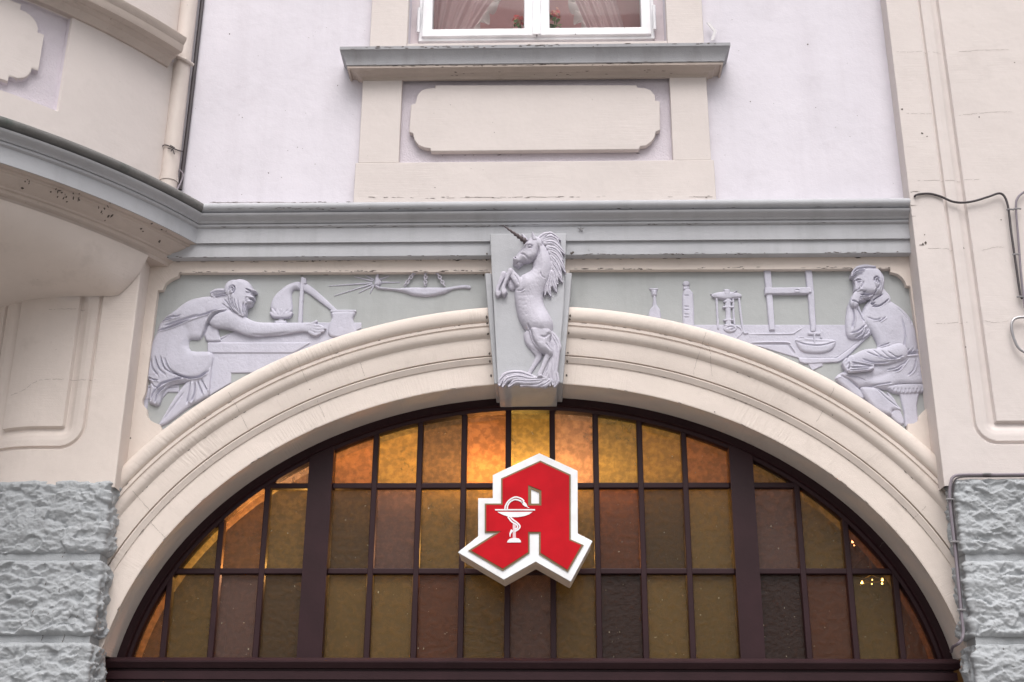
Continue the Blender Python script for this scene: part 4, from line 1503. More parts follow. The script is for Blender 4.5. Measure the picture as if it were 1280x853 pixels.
r.poly([(288, 188), (302, 140), (335, 104), (420, 84), (520, 84), (585, 105), (628, 160), (646, 232), (636, 300), (622, 345), (600, 380), (530, 392), (440, 380), (372, 362), (342, 352), (322, 340), (332, 300), (318, 250), (310, 205)], 95, 66, base=34)
r.limb([(330, 250), (336, 300), (334, 332)], [12, 16, 16], 1.0, 104)
r.limb([(318, 232), (355, 218), (405, 228)], [9, 13, 8], 1.0, 112)
r.limb([(345, 344), (385, 330), (440, 342)], [12, 16, 9], 1.0, 112)
r.ell((552, 255), 32, 60, 28, -6, 118)
r.ell((362, 246), 13, 7, 12, 0, 112)
for p in ([(286, 186), (320, 150), (380, 120), (470, 110)], [(292, 160), (330, 122), (400, 100), (500, 96)], [(300, 140), (345, 104), (430, 84), (540, 90)], [(296, 178), (350, 160), (420, 150)]):
    r.limb(p, [10, 18, 18, 8][:len(p)], 0.9, 104)
r.folds([[(292, 182), (340, 150), (430, 132)], [(296, 164), (340, 130), (420, 112)], [(305, 146), (350, 116), (440, 102), (545, 104)], [(300, 190), (345, 172), (400, 164)]], 5, 17)
r.cut([(328, 238), (352, 230), (384, 238)], 5, 30).cut([(344, 254), (364, 260), (384, 254)], 4, 14).cut([(410, 250), (400, 290), (380, 315)], 9, 12)
r.cut([(330, 345), (350, 340), (372, 318)], 6, 24).cut([(372, 350), (410, 352), (440, 350)], 6, 24)
r.cut([(524, 250), (526, 215), (552, 202), (578, 224)], 7, 30).cut([(540, 262), (548, 232), (566, 240), (562, 275)], 6, 26).cut([(578, 230), (582, 280), (566, 318), (545, 316)], 6, 22)
r.cut([(600, 120), (618, 190), (606, 290), (596, 340)], 6, 14).cut([(440, 385), (520, 380), (552, 330)], 8, 22)
# hand under the chin
r.limb([(318, 470), (328, 420), (352, 375), (385, 352)], [48, 44, 38, 30], 0.7, 86)
for p in ([(366, 398), (430, 402), (508, 388)], [(362, 416), (420, 416), (478, 408)], [(356, 432), (398, 434), (440, 430)], [(338, 392), (350, 372), (372, 362)]):
    r.limb(p, [17, 16, 12], 0.8, 96)
r.cut([(372, 409), (420, 411), (480, 400)], 4, 16).cut([(366, 426), (400, 427), (440, 422)], 4, 16).cut([(380, 386), (440, 390), (520, 378)], 6, 24)
r.cut([(375, 480), (420, 440), (480, 422)], 12, 40)
r.cut([(290, 448), (330, 462), (378, 484)], 6, 24)
r.cut([(520, 436), (570, 402), (622, 372)], 6, 28).cut([(515, 500), (590, 492), (640, 462), (686, 424)], 6, 30).cut([(500, 470), (540, 462)], 8, 26).cut([(510, 448), (525, 480), (560, 486)], 6, 20)
r.use(TE)
r.hk = 1.0
r.folds([[(405, 300), (440, 312), (470, 305)], [(460, 320), (478, 310), (490, 300)], [(545, 250), (580, 285), (600, 310)], [(585, 280), (615, 310), (620, 330)], [(570, 300), (585, 380), (580, 450)],
         [(460, 440), (490, 432), (510, 425)]], 4, 7)
r.folds([[(330, 240), (340, 300), (330, 350)], [(352, 250), (372, 290), (390, 320)], [(325, 375), (360, 365), (395, 335)], [(345, 395), (375, 375), (385, 350)], [(372, 398), (395, 375), (398, 352)], [(395, 385), (410, 365), (404, 345)]], 4.5, 10)
r.cut([(500, 476), (560, 478), (655, 468)], 6, 12).cut([(500, 488), (560, 490), (658, 482)], 5, -6)
r.folds([[(590, 470), (600, 460), (604, 450)], [(615, 468), (622, 458), (626, 448)], [(640, 466), (645, 456), (648, 446)]], 3, 6)
r.limb([(555, 470), (480, 490), (400, 490), (340, 505)], [44, 42, 36, 26], 0.6, [38, 40, 36, 32])
r.limb([(330, 505), (308, 525)], [24, 18], 0.7, 34)
for p in ([(306, 515), (294, 530), (298, 545)], [(316, 530), (302, 545), (306, 556)], [(300, 505), (290, 520), (292, 535)]):
    r.limb(p, [8, 8, 6], 0.9, 46)
r.folds([[(400, 470), (440, 490), (470, 495)], [(430, 462), (480, 500), (530, 505)], [(470, 465), (510, 500), (560, 500)], [(500, 470), (540, 495), (570, 490)], [(380, 505), (430, 520), (500, 520)]], 4, 9)
r.folds([[(600, 500), (560, 550), (530, 560)], [(580, 520), (540, 545), (500, 552)], [(640, 500), (630, 550), (600, 580)], [(300, 580), (360, 590), (400, 610)], [(420, 630), (470, 622), (520, 615)]], 4, 7)
r.cut([(270, 575), (320, 600), (365, 640)], 5, 9)
r.cut([(450, 640), (500, 690), (560, 735)], 4, 7)
r.cut([(520, 560), (470, 580), (410, 590)], 16, 4)
tag(r.build('seated_man_carving', M_FIG), 'carved short haired man sitting with chin on his hand', 'carving')
r = Relief(TE, (1058, 446, 1096, 470), BK - 0.028, 0.33)
r.poly([(318, 505), (338, 502), (440, 522), (440, 545), (420, 552), (320, 562), (310, 552), (322, 535)], 26, 6, smooth=False)
r.cut([(330, 514), (430, 530)], 4, 12).cut([(325, 538), (375, 536), (430, 536)], 4, 12).cut([(322, 552), (420, 544)], 3, 8).cut([(325, 524), (430, 532)], 3, 5)
tag(r.build('book_carving', M_FIG, grain=0.2, blur=1), 'small carved book held in the lap of the seated man', 'carving')

# unicorn on the keystone
UN = empty('unicorn_carving', 'carved rearing unicorn with flowing mane and dark twisted horn on the keystone', 'carving', tuple(at(660, 470, KP)))
UB = KP
Y8 = 722
r = Relief(TU, (614, 284, 706, 478), UB, 0.33, 0.03, 0.0034, 1.25, 0.9)
# far legs first
r.limb([(330, 560), (300, 500), (262, 462)], [34, 26, 22], 0.6, 8)
r.limb([(258, 460), (228, 530), (205, 590), (212, 640)], [22, 15, 13, 17], 0.7, 14)
r.poly([(432, 215 + Y8), (425, 260 + Y8), (445, 320 + Y8), (492, 372 + Y8), (540, 400 + Y8), (560, 360 + Y8), (520, 250 + Y8), (470, 190 + Y8)], 34, 30)
r.limb([(520, 350 + Y8), (548, 410 + Y8), (520, 470 + Y8), (470, 550 + Y8), (450, 580 + Y8)], [40, 28, 19, 16, 18], 0.6, 6)
# trunk and neck
r.poly([(500, 350), (490, 420), (440, 455), (400, 478), (375, 525), (352, 590), (350, 650), (358, 720), (372, 790), (395, 855), (432, 915), (470, 955), (560, 990), (640, 965), (664, 890), (652, 830),
        (615, 760), (590, 712), (582, 655), (602, 600), (646, 520), (664, 420), (656, 340), (622, 255), (565, 188), (515, 195)], 82, 105)
r.swell((565, 880), 90, 100, 24).swell((450, 560), 80, 80, 18).swell((600, 400), 45, 100, 8)
# near hind leg
r.poly([(470, 200 + Y8), (560, 160 + Y8), (650, 215 + Y8), (640, 310 + Y8), (668, 385 + Y8), (640, 430 + Y8), (600, 405 + Y8), (545, 375 + Y8), (495, 310 + Y8)], 62, 50, base=24)
r.limb([(640, 395 + Y8), (612, 440 + Y8), (580, 520 + Y8), (556, 572 + Y8)], [28, 23, 18, 20], 0.7, 38)
r.poly([(535, 570 + Y8), (580, 570 + Y8), (588, 600 + Y8), (530, 602 + Y8)], 44, 14, base=10, smooth=False)
# near foreleg
r.limb([(420, 560), (375, 530), (345, 490), (318, 450)], [52, 38, 30, 24], 0.55, [50, 50, 46, 42])
r.limb([(315, 448), (290, 500), (262, 565), (256, 600)], [24, 17, 14, 18], 0.8, 44)
r.poly([(240, 596), (275, 588), (288, 622), (262, 652), (240, 632)], 34, 12, base=24)
r.poly([(192, 606), (226, 600), (240, 630), (214, 655), (194, 640)], 28, 10, base=8)
# head
r.limb([(515, 230), (480, 280), (430, 320), (375, 360)], [62, 60, 44, 34], 0.62, [50, 52, 52, 50])
r.poly([(440, 218), (470, 200), (530, 205), (548, 280), (540, 330), (500, 360), (455, 372), (420, 378), (385, 412), (366, 402), (338, 385), (336, 362), (352, 340), (385, 290)], 54, 46, base=34)
r.poly([(496, 132), (520, 170), (540, 205), (500, 215), (488, 180)], 40, 14, base=52)
r.poly([(405, 135), (428, 150), (462, 190), (440, 205), (415, 178)], 24, 12, base=30)
r.ell((356, 360), 20, 18, 14, 0, 78).cut([(350, 352), (360, 358)], 5, 18)
r.cut([(356, 392), (385, 384), (420, 378)], 5, 20).cut([(452, 252), (475, 248), (500, 258)], 5, 14).ell((477, 260), 12, 8, 10, 0, 86).cut([(455, 268), (478, 274), (500, 266)], 4, 10)
r.cut([(540, 245), (546, 300), (510, 352), (460, 360)], 8, 14).cut([(400, 320), (430, 330), (455, 355)], 8, 10).cut([(505, 140), (518, 180)], 5, 12)
r.folds([[(560, 470), (575, 500), (600, 520)], [(640, 480), (610, 560), (590, 600)], [(370, 610), (400, 622), (425, 610)]], 7, 9)
for y in (650, 690, 725, 760, 800):
    r.cut([(375 + (y - 650) * 0.15, y), (420, y + 14), (460, y + 10)], 9, 1.2)
r.cut([(455, 165 + Y8), (480, 215 + Y8), (500, 290 + Y8), (545, 360 + Y8)], 7, 16).cut([(560, 270 + Y8), (600, 280 + Y8), (640, 240 + Y8)], 9, 10)
r.cut([(330, 465), (300, 520), (275, 580)], 5, 8).cut([(345, 480), (370, 520), (385, 560)], 5, 8)
r.cut([(605, 330 + Y8), (632, 360 + Y8), (655, 385 + Y8)], 6, 10)
under(r.build('body', M_UNI, blur=1), UN)
r = Relief(TU, (664, 284, 712, 374), UB, 0.33, 0.03, 0.0034, 1.25, 0.9)
for p, b in (([(545, 190), (600, 150), (660, 150), (725, 186)], 50), ([(575, 195), (640, 170), (690, 190), (722, 250)], 52), ([(600, 215), (660, 215), (710, 250), (760, 300)], 52), ([(625, 255), (680, 270), (720, 310), (748, 355)], 50),
             ([(640, 290), (690, 320), (730, 380), (768, 452)], 48), ([(650, 330), (690, 380), (715, 430), (735, 480)], 46), ([(655, 380), (690, 430), (715, 480), (742, 530)], 42), ([(655, 420), (680, 470), (690, 520), (705, 548)], 40),
             ([(650, 460), (640, 520), (612, 570), (598, 640)], 46), ([(655, 470), (665, 530), (680, 570), (692, 605)], 36), ([(645, 500), (632, 560), (630, 600), (648, 645)], 40), ([(585, 190), (620, 150), (650, 140), (690, 165)], 44)):
    r.limb(p, [24, 24, 19, 5], 0.7, b * 0.75)
    r.cut(p, 3.5, 9)
under(r.build('mane', M_UNI, blur=1), UN)
r = Relief(TU, (618, 405, 702, 486), UB, 0.33, 0.03, 0.0034, 1.25, 0.9)
for p, b in (([(650, 225 + Y8), (690, 280 + Y8), (712, 340 + Y8), (708, 390 + Y8)], 24), ([(650, 250 + Y8), (695, 340 + Y8), (690, 450 + Y8), (680, 560 + Y8), (690, 640 + Y8)], 26), ([(655, 300 + Y8), (672, 420 + Y8), (655, 540 + Y8), (662, 650 + Y8)], 30),
             ([(660, 360 + Y8), (645, 470 + Y8), (630, 570 + Y8), (640, 655 + Y8)], 32), ([(655, 420 + Y8), (625, 520 + Y8), (605, 600 + Y8), (610, 655 + Y8)], 32), ([(640, 440 + Y8), (610, 540 + Y8), (570, 610 + Y8), (480, 640 + Y8), (400, 660 + Y8)], 34),
             ([(620, 560 + Y8), (560, 625 + Y8), (440, 590 + Y8), (340, 560 + Y8), (260, 580 + Y8), (225, 655 + Y8)], 34), ([(600, 600 + Y8), (480, 610 + Y8), (380, 590 + Y8), (290, 610 + Y8), (250, 665 + Y8)], 38),
             ([(560, 625 + Y8), (450, 630 + Y8), (360, 625 + Y8), (300, 665 + Y8)], 38), ([(520, 600 + Y8), (400, 560 + Y8), (300, 565 + Y8), (240, 610 + Y8), (218, 650 + Y8)], 30), ([(590, 620 + Y8), (540, 650 + Y8), (450, 655 + Y8)], 32),
             ([(640, 620 + Y8), (600, 650 + Y8), (560, 662 + Y8)], 32), ([(690, 560 + Y8), (696, 620 + Y8), (676, 664 + Y8)], 26)):
    nn = len(p)
    r.limb(p, list(np.interp(np.linspace(0, 1, nn), [0, 0.3, 0.8, 1], [20, 27, 21, 8])), 0.6, b * 0.7)
    r.cut(p, 4, 9)
under(r.build('tail', M_UNI, blur=1), UN)
# horn: a twisted cone that leans out of the stone
h0, h1 = at(657.5, 302.5, UB - 0.055), at(628.3, 281.5, UB - 0.085)
ax = Vector(h1 - h0)
L = ax.length
q = ax.to_track_quat('Z', 'X')
m = MB()
N, K = 60, 12
vs = []
for i in range(N + 1):
    t = i / N
    R0 = 0.0100 * (1 - t) + 0.0016
    for k in range(K):
        ph = 2 * math.pi * k / K
        rr = R0 * (1 + 0.22 * math.sin(ph * 1 - t * 2 * math.pi * 7))
        vs.append(Vector(h0) + q @ Vector((rr * math.cos(ph), rr * math.sin(ph), t * L)))
m.add(vs, [(i * K + k, i * K + (k + 1) % K, (i + 1) * K + (k + 1) % K, (i + 1) * K + k) for i in range(N) for k in range(K)] + [tuple(reversed(range(K))), tuple(range(N * K, N * K + K))])
under(m.build('horn', M_HORN, angle=60), UN)

# ------------------------------------------------------------------ pharmacy sign
SG = empty('pharmacy_sign', 'red and white gothic letter A light box sign with chalice and snake', 'sign', tuple(at(657, 700, 0.1)))
TS = (550, 550, 4.266)
SF = -0.04
body = xz(crop(*TS, [(530, 71), (734, 165), (735, 499), (814, 540), (698, 757), (510, 650), (340, 746), (94, 600), (203, 514), (203, 311), (281, 311), (281, 188)]), SF)
m = MB()
m.prism(body, SF, SF + 0.008)
under(m.build('white_face', M_WHITE, bevel=0.002), SG)
m = MB()
cx_, cz_ = np.mean([p[0] for p in body]), np.mean([p[1] for p in body])
m.prism([(cx_ + (p[0] - cx_) * 0.99, cz_ + (p[1] - cz_) * 0.99) for p in body], SF + 0.0082, SF + 0.165)
under(m.build('light_box', M_CASE, bevel=0.004), SG)
A_out = [(535, 112), (697, 187), (697, 532), (766, 562), (682, 706), (528, 612), (528, 500), (478, 500), (478, 606), (335, 700), (150, 592), (285, 506), (316, 497), (239, 497), (239, 341), (326, 341), (326, 207)]
A_in = [(535, 121), (689, 193), (689, 537), (753, 564), (679, 694), (537, 604), (537, 492), (470, 492), (470, 600), (335, 688), (168, 592), (300, 508), (327, 489), (247, 489), (247, 349), (334, 349), (334, 212)]
H_out = [(470, 243), (541, 272), (541, 352), (470, 352)]
H_in = [(478, 254), (534, 277), (534, 345), (478, 345)]
m = MB()
m.prism(xz(crop(*TS, A_out), SF), SF - 0.004, SF - 0.0003, [xz(crop(*TS, [(486, 264), (529, 282), (529, 341), (486, 341)]), SF)])
under(m.build('rim', M_RIM), SG)
m = MB()
m.prism(xz(crop(*TS, A_in), SF), SF - 0.0065, SF - 0.0042, [xz(crop(*TS, H_out), SF)])
under(m.build('red_letter', M_RED), SG)


def ribbon(m, pts, wd, y0, y1, taper=False):
    P = catmull(pts, 8)
    d = np.gradient(P, axis=0)
    d /= np.linalg.norm(d, axis=1)[:, None]
    nr = np.c_[-d[:, 1], d[:, 0]] * wd / 2
    if taper:
        nr *= np.linspace(1, 0.25, len(P))[:, None]
    out = [tuple(p) for p in np.r_[P + nr, (P - nr)[::-1]]]
    m.prism(xz(crop(*TS, out), SF), y0, y1)


ys0, ys1 = SF - 0.0085, SF - 0.0066
em = bpy.data.objects.new('chalice_emblem', None)
COL.objects.link(em)
em.location = SG.location
under(em, SG)
tc_ = lambda pts: [(60 * 4.266 + p[0] * 4.266 / 9.47, 60 * 4.266 + p[1] * 4.266 / 9.47) for p in pts]   # noqa
m = MB()
m.prism(xz(crop(*TS, tc_([(85, 258), (557, 258), (557, 274), (85, 274)])), SF), ys0, ys1)
m.prism(xz(crop(*TS, tc_([(112, 290), (528, 290), (490, 318), (430, 340), (360, 352), (310, 354), (250, 350), (185, 328), (140, 308)])), SF), ys0, ys1)
o = m.build('chalice_bowl', M_WHITE)
o.parent = em
o.matrix_parent_inverse = Matrix.Translation(SG.location).inverted()
m = MB()
m.prism(xz(crop(*TS, tc_([(226, 652), (392, 652), (388, 628), (366, 606), (330, 597), (296, 597), (258, 608), (236, 628)])), SF), ys0, ys1)
o = m.build('chalice_foot', M_WHITE)
o.parent = em
o.matrix_parent_inverse = Matrix.Translation(em.matrix_parent_inverse @ Vector((0, 0, 0))) if False else Matrix.Translation(SG.location).inverted()
m = MB()
m.prism(xz(crop(*TS, tc_([(294, 420), (330, 440), (330, 596), (294, 596)])), SF), ys0 + 0.0004, ys1)
o = m.build('stem', M_PINK)
o.parent = em
o.matrix_parent_inverse = Matrix.Translation(SG.location).inverted()
m = MB()
for off in (-14, 14):
    ribbon(m, tc_([(213 + off, 264), (222 + off * 0.9, 215), (255 + off * 0.5, 165 - off * -0.6), (320, 130 + off), (385 - off * 0.3, 145 + off), (420 - off * 0.6, 175 + off * 0.8)]), 7.5, ys0 - 0.0006, ys1)
    ribbon(m, tc_([(250 + off, 350), (290 + off * 0.6, 395 - off * 0.8), (340 + off * 0.5, 428 - off * 0.6), (365 + off, 460), (350 + off * 0.6, 492 + off * 0.4), (315, 508 + off)]), 7.5, ys0 - 0.0006, ys1)
m.prism(xz(crop(*TS, tc_([(395, 165), (425, 165), (455, 195), (470, 232), (440, 228), (410, 205)])), SF), ys0 - 0.0006, ys1)
ribbon(m, tc_([(455, 225), (470, 236), (488, 242)]), 3, ys0 - 0.0003, ys1)
ribbon(m, tc_([(288, 505), (272, 530), (262, 555), (262, 585)]), 15, ys0 - 0.0006, ys1, True)
o = m.build('snake', M_WHITE)
o.parent = em
o.matrix_parent_inverse = Matrix.Translation(SG.location).inverted()
for px, py in ((625, 640), (690, 640), (657, 600)):
    m = MB()
    q_ = at(px, py, 0.17)
    m.tube([(q_[0], SF + 0.16, q_[2]), (q_[0], FYf + 0.02, q_[2])], 0.012, 8)
    under(m.build('mounting_pin', M_STEEL), SG)

# ------------------------------------------------------------------ downpipe, cables, wall fittings
PX, PY = xc(212, 215, -0.08), -0.08
DP = empty('downpipe', 'cream painted rain downpipe standing beside the round bay', 'pipe', (PX, PY, zcy + 0.05))
m = MB()
m.tube([(PX, PY, zcy + 0.03), (PX, PY, 6.8)], 0.040, 24)
under(m.build('pipe', M_PIPE), DP)
m = MB()
zr = zc(222, PY)
m.tube([(PX, PY, zr - 0.012), (PX, PY, zr + 0.012)], 0.0435, 24)
under(m.build('collar', M_PIPE), DP)
m = MB()
zr = zc(70, PY - 0.04)
m.tube([(PX - 0.075, PY - 0.03, zr + 0.05), (PX - 0.03, PY - 0.046, zr + 0.02), (PX + 0.03, PY - 0.040, zr - 0.005), (PX + 0.052, PY, zr - 0.005)], 0.009, 10)
under(m.build('bracket', M_PIPE), DP)
m = MB()
zr = zc(180, PY - 0.04)
pts = [(PX + 0.046 * math.cos(t), PY + 0.046 * math.sin(t), zr + 0.012 * math.sin(2 * t)) for t in np.linspace(-math.pi, 0.2, 14)]
m.tube(pts, 0.0028, 6)
m.tube([(PX - 0.005, PY - 0.046, zr - 0.01), (PX + 0.02, PY - 0.05, zr - 0.02), (PX + 0.03, PY - 0.052, zr - 0.045)], 0.0025, 6)
m.tube([(PX + 0.005, PY - 0.047, zr + 0.004), (PX + 0.026, PY - 0.05, zr - 0.01), (PX + 0.012, PY - 0.052, zr - 0.03)], 0.0025, 6)
under(m.build('wire_tie', M_CABLE), DP)


def cable(name, label, pts, rad, mat, cat='cable', clips=()):
    root = empty(name, label, cat, tuple(pts[0]))
    m = MB()
    m.tube([tuple(p) for p in catmull(pts, 6)], rad, 8)
    under(m.build('sheath', mat), root)
    for c in clips:
        m = MB()
        m.tube([(c[0] - 0.016, c[1] - rad, c[2]), (c[0] - 0.004, c[1] - rad * 1.8, c[2]), (c[0] + 0.004, c[1] - rad * 1.8, c[2]), (c[0] + 0.016, c[1] - rad, c[2])], 0.004, 6)
        under(m.build('clip', M_STEEL), root)
    return root


cable('wall_cable', 'dark cable running down the wall right behind the downpipe', [(PX + 0.050, -0.042, 6.8), (PX + 0.050, -0.042, 5.8), (PX + 0.050, -0.042, 5.0), (PX + 0.049, -0.044, 4.6), (PX + 0.046, -0.046, 4.36)], 0.010, M_CABLE)
q = [at(220, 211, -0.07), at(226, 214, -0.08), at(229, 219, -0.08), at(226, 228, -0.09), at(221, 238, -0.13), at(218, 243, -0.17), at(213, 246, -0.19), at(212.5, 251, -0.19), at(214, 256, -0.18)]
cable('loose_wire', 'thin loose wire looping from the downpipe foot over the bay cornice', q, 0.0035, M_CABLE2, 'wire')
q = [at(1141, 250, -0.06), at(1144, 245, PF - 0.008), at(1150, 242.8, PF - 0.008), at(1163, 242.5, PF - 0.008), at(1176, 246, PF - 0.008), at(1190, 252, PF - 0.01), at(1203, 253.5, PF - 0.006), at(1218, 251.5, PF - 0.006),
     at(1236, 246, PF - 0.01), at(1248, 242, PF - 0.008), at(1254, 244, PF - 0.008), at(1258, 251, PF - 0.008), at(1261, 264, PF - 0.008), at(1264, 290, PF - 0.008), at(1269, 325, PF - 0.008), at(1275, 366, PF - 0.008), at(1278, 374, PF - 0.005)]
cable('sagging_cable', 'black cable sagging across the pilaster mouldings above the seated man', q, 0.005, M_CABLE, clips=[at(1262, 263, PF - 0.004), at(1269.5, 319, PF - 0.004), at(1275, 372, PF - 0.004)])
q = [at(1290, 236, PF - 0.008), at(1279, 241, PF - 0.008), at(1272, 248, PF - 0.008), at(1270, 260, PF - 0.008), at(1273, 300, PF - 0.008), at(1277, 350, PF - 0.008), at(1281, 385, PF - 0.008)]
cable('bent_conduit', 'thin bent conduit rising beside the sagging cable at the picture edge', q, 0.005, M_CABLE2, clips=[at(1271, 262, PF - 0.004)])
q = [at(1290, 397, PF - 0.02), at(1274, 397, PF - 0.012), at(1266, 401, PF - 0.012), at(1264.5, 411, PF - 0.012), at(1268, 425, PF - 0.012), at(1275, 437, PF - 0.012), at(1290, 444, PF - 0.02)]
cable('cable_loop', 'short metal cable loop sticking out of the right wall below the conduit', q, 0.006, M_STEEL)
CY = PF - 0.02
q = [at(1300, 593, CY), at(1260, 593.5, CY), at(1225, 593.5, CY), at(1200, 594, CY), at(1191, 597, CY), at(1188, 606, CY), at(1187, 625, CY), at(1190, 655, CY), at(1194, 690, CY), at(1198, 730, CY), at(1202, 770, CY),
     at(1204, 790, CY), at(1202, 800, CY), at(1196, 806, CY + 0.02), at(1191, 809, -0.02), at(1189, 815, 0.05)]
cable('block_cable', 'lilac grey cable clipped round the edge of the right rock faced blocks', q, 0.006, M_CABLE2,
      clips=[at(1233, 593, CY), at(1187, 625, CY), at(1193, 678, CY), at(1201, 763, CY)])
q = [at(1300, 595.5, CY), at(1225, 596, CY), at(1203, 596.5, CY), at(1194, 600, CY), at(1191.5, 610, CY), at(1191, 630, CY), at(1195, 670, CY), at(1200, 730, CY), at(1203, 765, CY)]
cable('thin_block_cable', 'thinner dark cable beside the lilac one round the right blocks', q, 0.0035, M_CABLE)
# bent metal strap on the sill
m = MB()
a0, a1, a2 = at(889.5, 51, -0.06), at(893, 39.5, -0.06), at(884.5, 28.5, -0.06)
wv = np.array([0.016, 0, 0.003])
for p, q2 in ((a0, a1), (a1, a2)):
    n0 = np.array([0, -0.0015, 0])
    vs = [p - wv / 3 + n0, p + wv / 1.5 + n0, q2 + wv / 1.5 + n0, q2 - wv / 3 + n0]
    m.add(vs + [v - 2 * n0 for v in vs], [(0, 1, 2, 3), (7, 6, 5, 4), (0, 4, 5, 1), (1, 5, 6, 2), (2, 6, 7, 3), (3, 7, 4, 0)])
tag(m.build('metal_strap', M_STEEL, smooth=False), 'small bent metal strap standing on the right end of the window sill', 'strap')
m = MB()
q_ = at(726, 287, FY - 0.004)  # raised star modelled for a star shaped blemish on the cornice
for k in range(5):
    t = 2 * math.pi * k / 5 + 0.3
    ln = (0.016, 0.012, 0.017, 0.011, 0.015)[k]
    m.tube([(q_[0], FY - 0.006, q_[2]), (q_[0] + ln * math.cos(t), FY - 0.012, q_[2] + ln * math.sin(t) * 0.8)], 0.003, 6, r1=0.001)
tag(m.build('star_blemish', M_STEEL), 'small star shaped blemish on the cornice right of the unicorn', 'blemish')

# ------------------------------------------------------------------ curtains and flowers upstairs
def curtain(edge, wall, y, label, flip):
    root = empty('sheer_curtain', label, 'curtain', tuple(at(edge[-1][0], edge[-1][1], y)), 'sheer curtains in the upper window')
    n, mm = 60, 30
    vs = []
    E_ = catmull(edge, 10)
    for j in range(mm):
        t = j / (mm - 1)
        ee = E_[int(t * (len(E_) - 1))]
        for i in range(n):
            u = i / (n - 1)
            px = ee[0] + (wall(t) - ee[0]) * u
            p = at(px, ee[1], y)
            vs.append((p[0], y + 0.018 * math.sin(u * 22 + t * 1.5) * (0.4 + 0.6 * u) + 0.006 * math.sin(u * 61), p[2]))
    under(link('drape', np_mesh(vs, grid_faces(mm, n)), M_SHEER, None, True, 80), root)
    vs = []
    k = 110
    for i in range(k):
        t = i / (k - 1)
        ee = E_[min(len(E_) - 1, int(t * (len(E_) - 1)))]
        f = t * (len(E_) - 1)
        i0 = min(int(f), len(E_) - 2)
        ee = E_[i0] + (E_[i0 + 1] - E_[i0]) * (f - i0)
        for j in range(4):
            v = j / 3
            p = at(ee[0] + flip * v * (9 + 3 * math.sin(t * 40)), ee[1] + v * 3 * math.sin(t * 47), y - 0.01)
            vs.append((p[0], y - 0.008 + 0.02 * v * math.sin(t * 55), p[2]))
    under(link('ruffle', np_mesh(vs, grid_faces(k, 4)), M_RUFF, None, True, 80), root)


curtain([(660, -90), (636, -25), (611, 8), (588, 42)], lambda t: 536, 0.15, 'sheer pink ruffled curtain tied back in the left casement', 1)
curtain([(690, -90), (708, -25), (722, 8), (737, 42)], lambda t: 752 + 28 * t, 0.15, 'sheer pink ruffled curtain tied back in the right casement', -1)
M_PETAL = simple('coral_petal', (0.75, 0.10, 0.10), 0.6)
M_PETAL2 = simple('peach_petal', (0.85, 0.35, 0.22), 0.6)
M_LEAF = simple('geranium_leaf', (0.16, 0.22, 0.07), 0.6)
M_POT = simple('clay_pot', (0.35, 0.13, 0.07), 0.8)
for px, py, lab in ((648, 27, 'coral geranium seen at the right edge of the left casement'), (693, 20, 'coral geranium seen at the left edge of the right casement')):
    c = Vector(at(px, py, 0.125))
    zb_ = gz0 - 0.05
    root = empty('potted_geranium', lab, 'plant', (c.x, c.y, zb_), 'geraniums on the upper window sill')
    m = MB()
    m.tube([(c.x, c.y, zb_ - 0.02), (c.x, c.y, zb_ + 0.02), (c.x, c.y, zb_ + 0.045)], 0.025, 12, r1=0.034)
    under(m.build('pot', M_POT), root)
    m = MB()
    m.tube([(c.x, c.y, zb_ + 0.04), (c.x, c.y, c.z + 0.01)], 0.003, 6)
    for k in range(26):
        a_ = random.uniform(0, 6.28)
        d_ = random.uniform(0.01, 0.035)
        z_ = random.uniform(zb_ + 0.045, c.z + 0.0)
        p = Vector((c.x + d_ * math.cos(a_), c.y + d_ * math.sin(a_) * 0.7, z_))
        n_ = Vector((random.uniform(-1, 1), random.uniform(-1.5, 0), random.uniform(0, 1))).normalized()
        u_ = n_.orthogonal().normalized() * random.uniform(0.009, 0.015)
        v_ = n_.cross(u_)
        m.add([p + u_ * math.cos(t) + v_ * math.sin(t) for t in np.linspace(0, 5.5, 7)], [tuple(range(7))])
    under(m.build('leaves', M_LEAF, smooth=False), root)
    m = MB()
    for k in range(90):
        d_ = Vector((random.gauss(0, 1), random.gauss(0, 1), random.gauss(0, 0.8))).normalized() * random.uniform(0.012, 0.036)
        p = c + Vector((0, 0, 0.008)) + d_
        n_ = (d_.normalized() + Vector((random.uniform(-.5, .5), -0.5, random.uniform(-.5, .5)))).normalized()
        u_ = n_.orthogonal().normalized() * random.uniform(0.005, 0.008)
        v_ = n_.cross(u_)
        m.add([p + u_ * math.cos(t) + v_ * math.sin(t) for t in np.linspace(0, 5.2, 6)], [tuple(range(6))], 0 if random.random() < 0.7 else 1)
    under(m.build('blossom', [M_PETAL, M_PETAL2], smooth=False), root)

# ------------------------------------------------------------------ wear and painted shade lines: joints, hairline cracks, flecks of dirt and shade, old plugs
bpy.context.view_layer.update()
DG = bpy.context.evaluated_depsgraph_get()


def hit(px, py, Yg, up=False, z=None):
    if up:
        q = atz(px, py, z)
        ok, loc, nor, *_ = SC.ray_cast(DG, Vector((q[0], q[1], z - 0.12)), Vector((0, 0, 1)), distance=0.5)
    else:
        q = at(px, py, Yg)
        ok, loc, nor, *_ = SC.ray_cast(DG, Vector((q[0], Yg - 0.25, q[2])), Vector((0, 1, 0)), distance=0.7)
    if ok and nor.dot(Vector((0, 0, 1)) if up else Vector((0, 1, 0))) > 0:
        nor = -nor
    return (loc, nor) if ok else (None, None)


GR = MB()


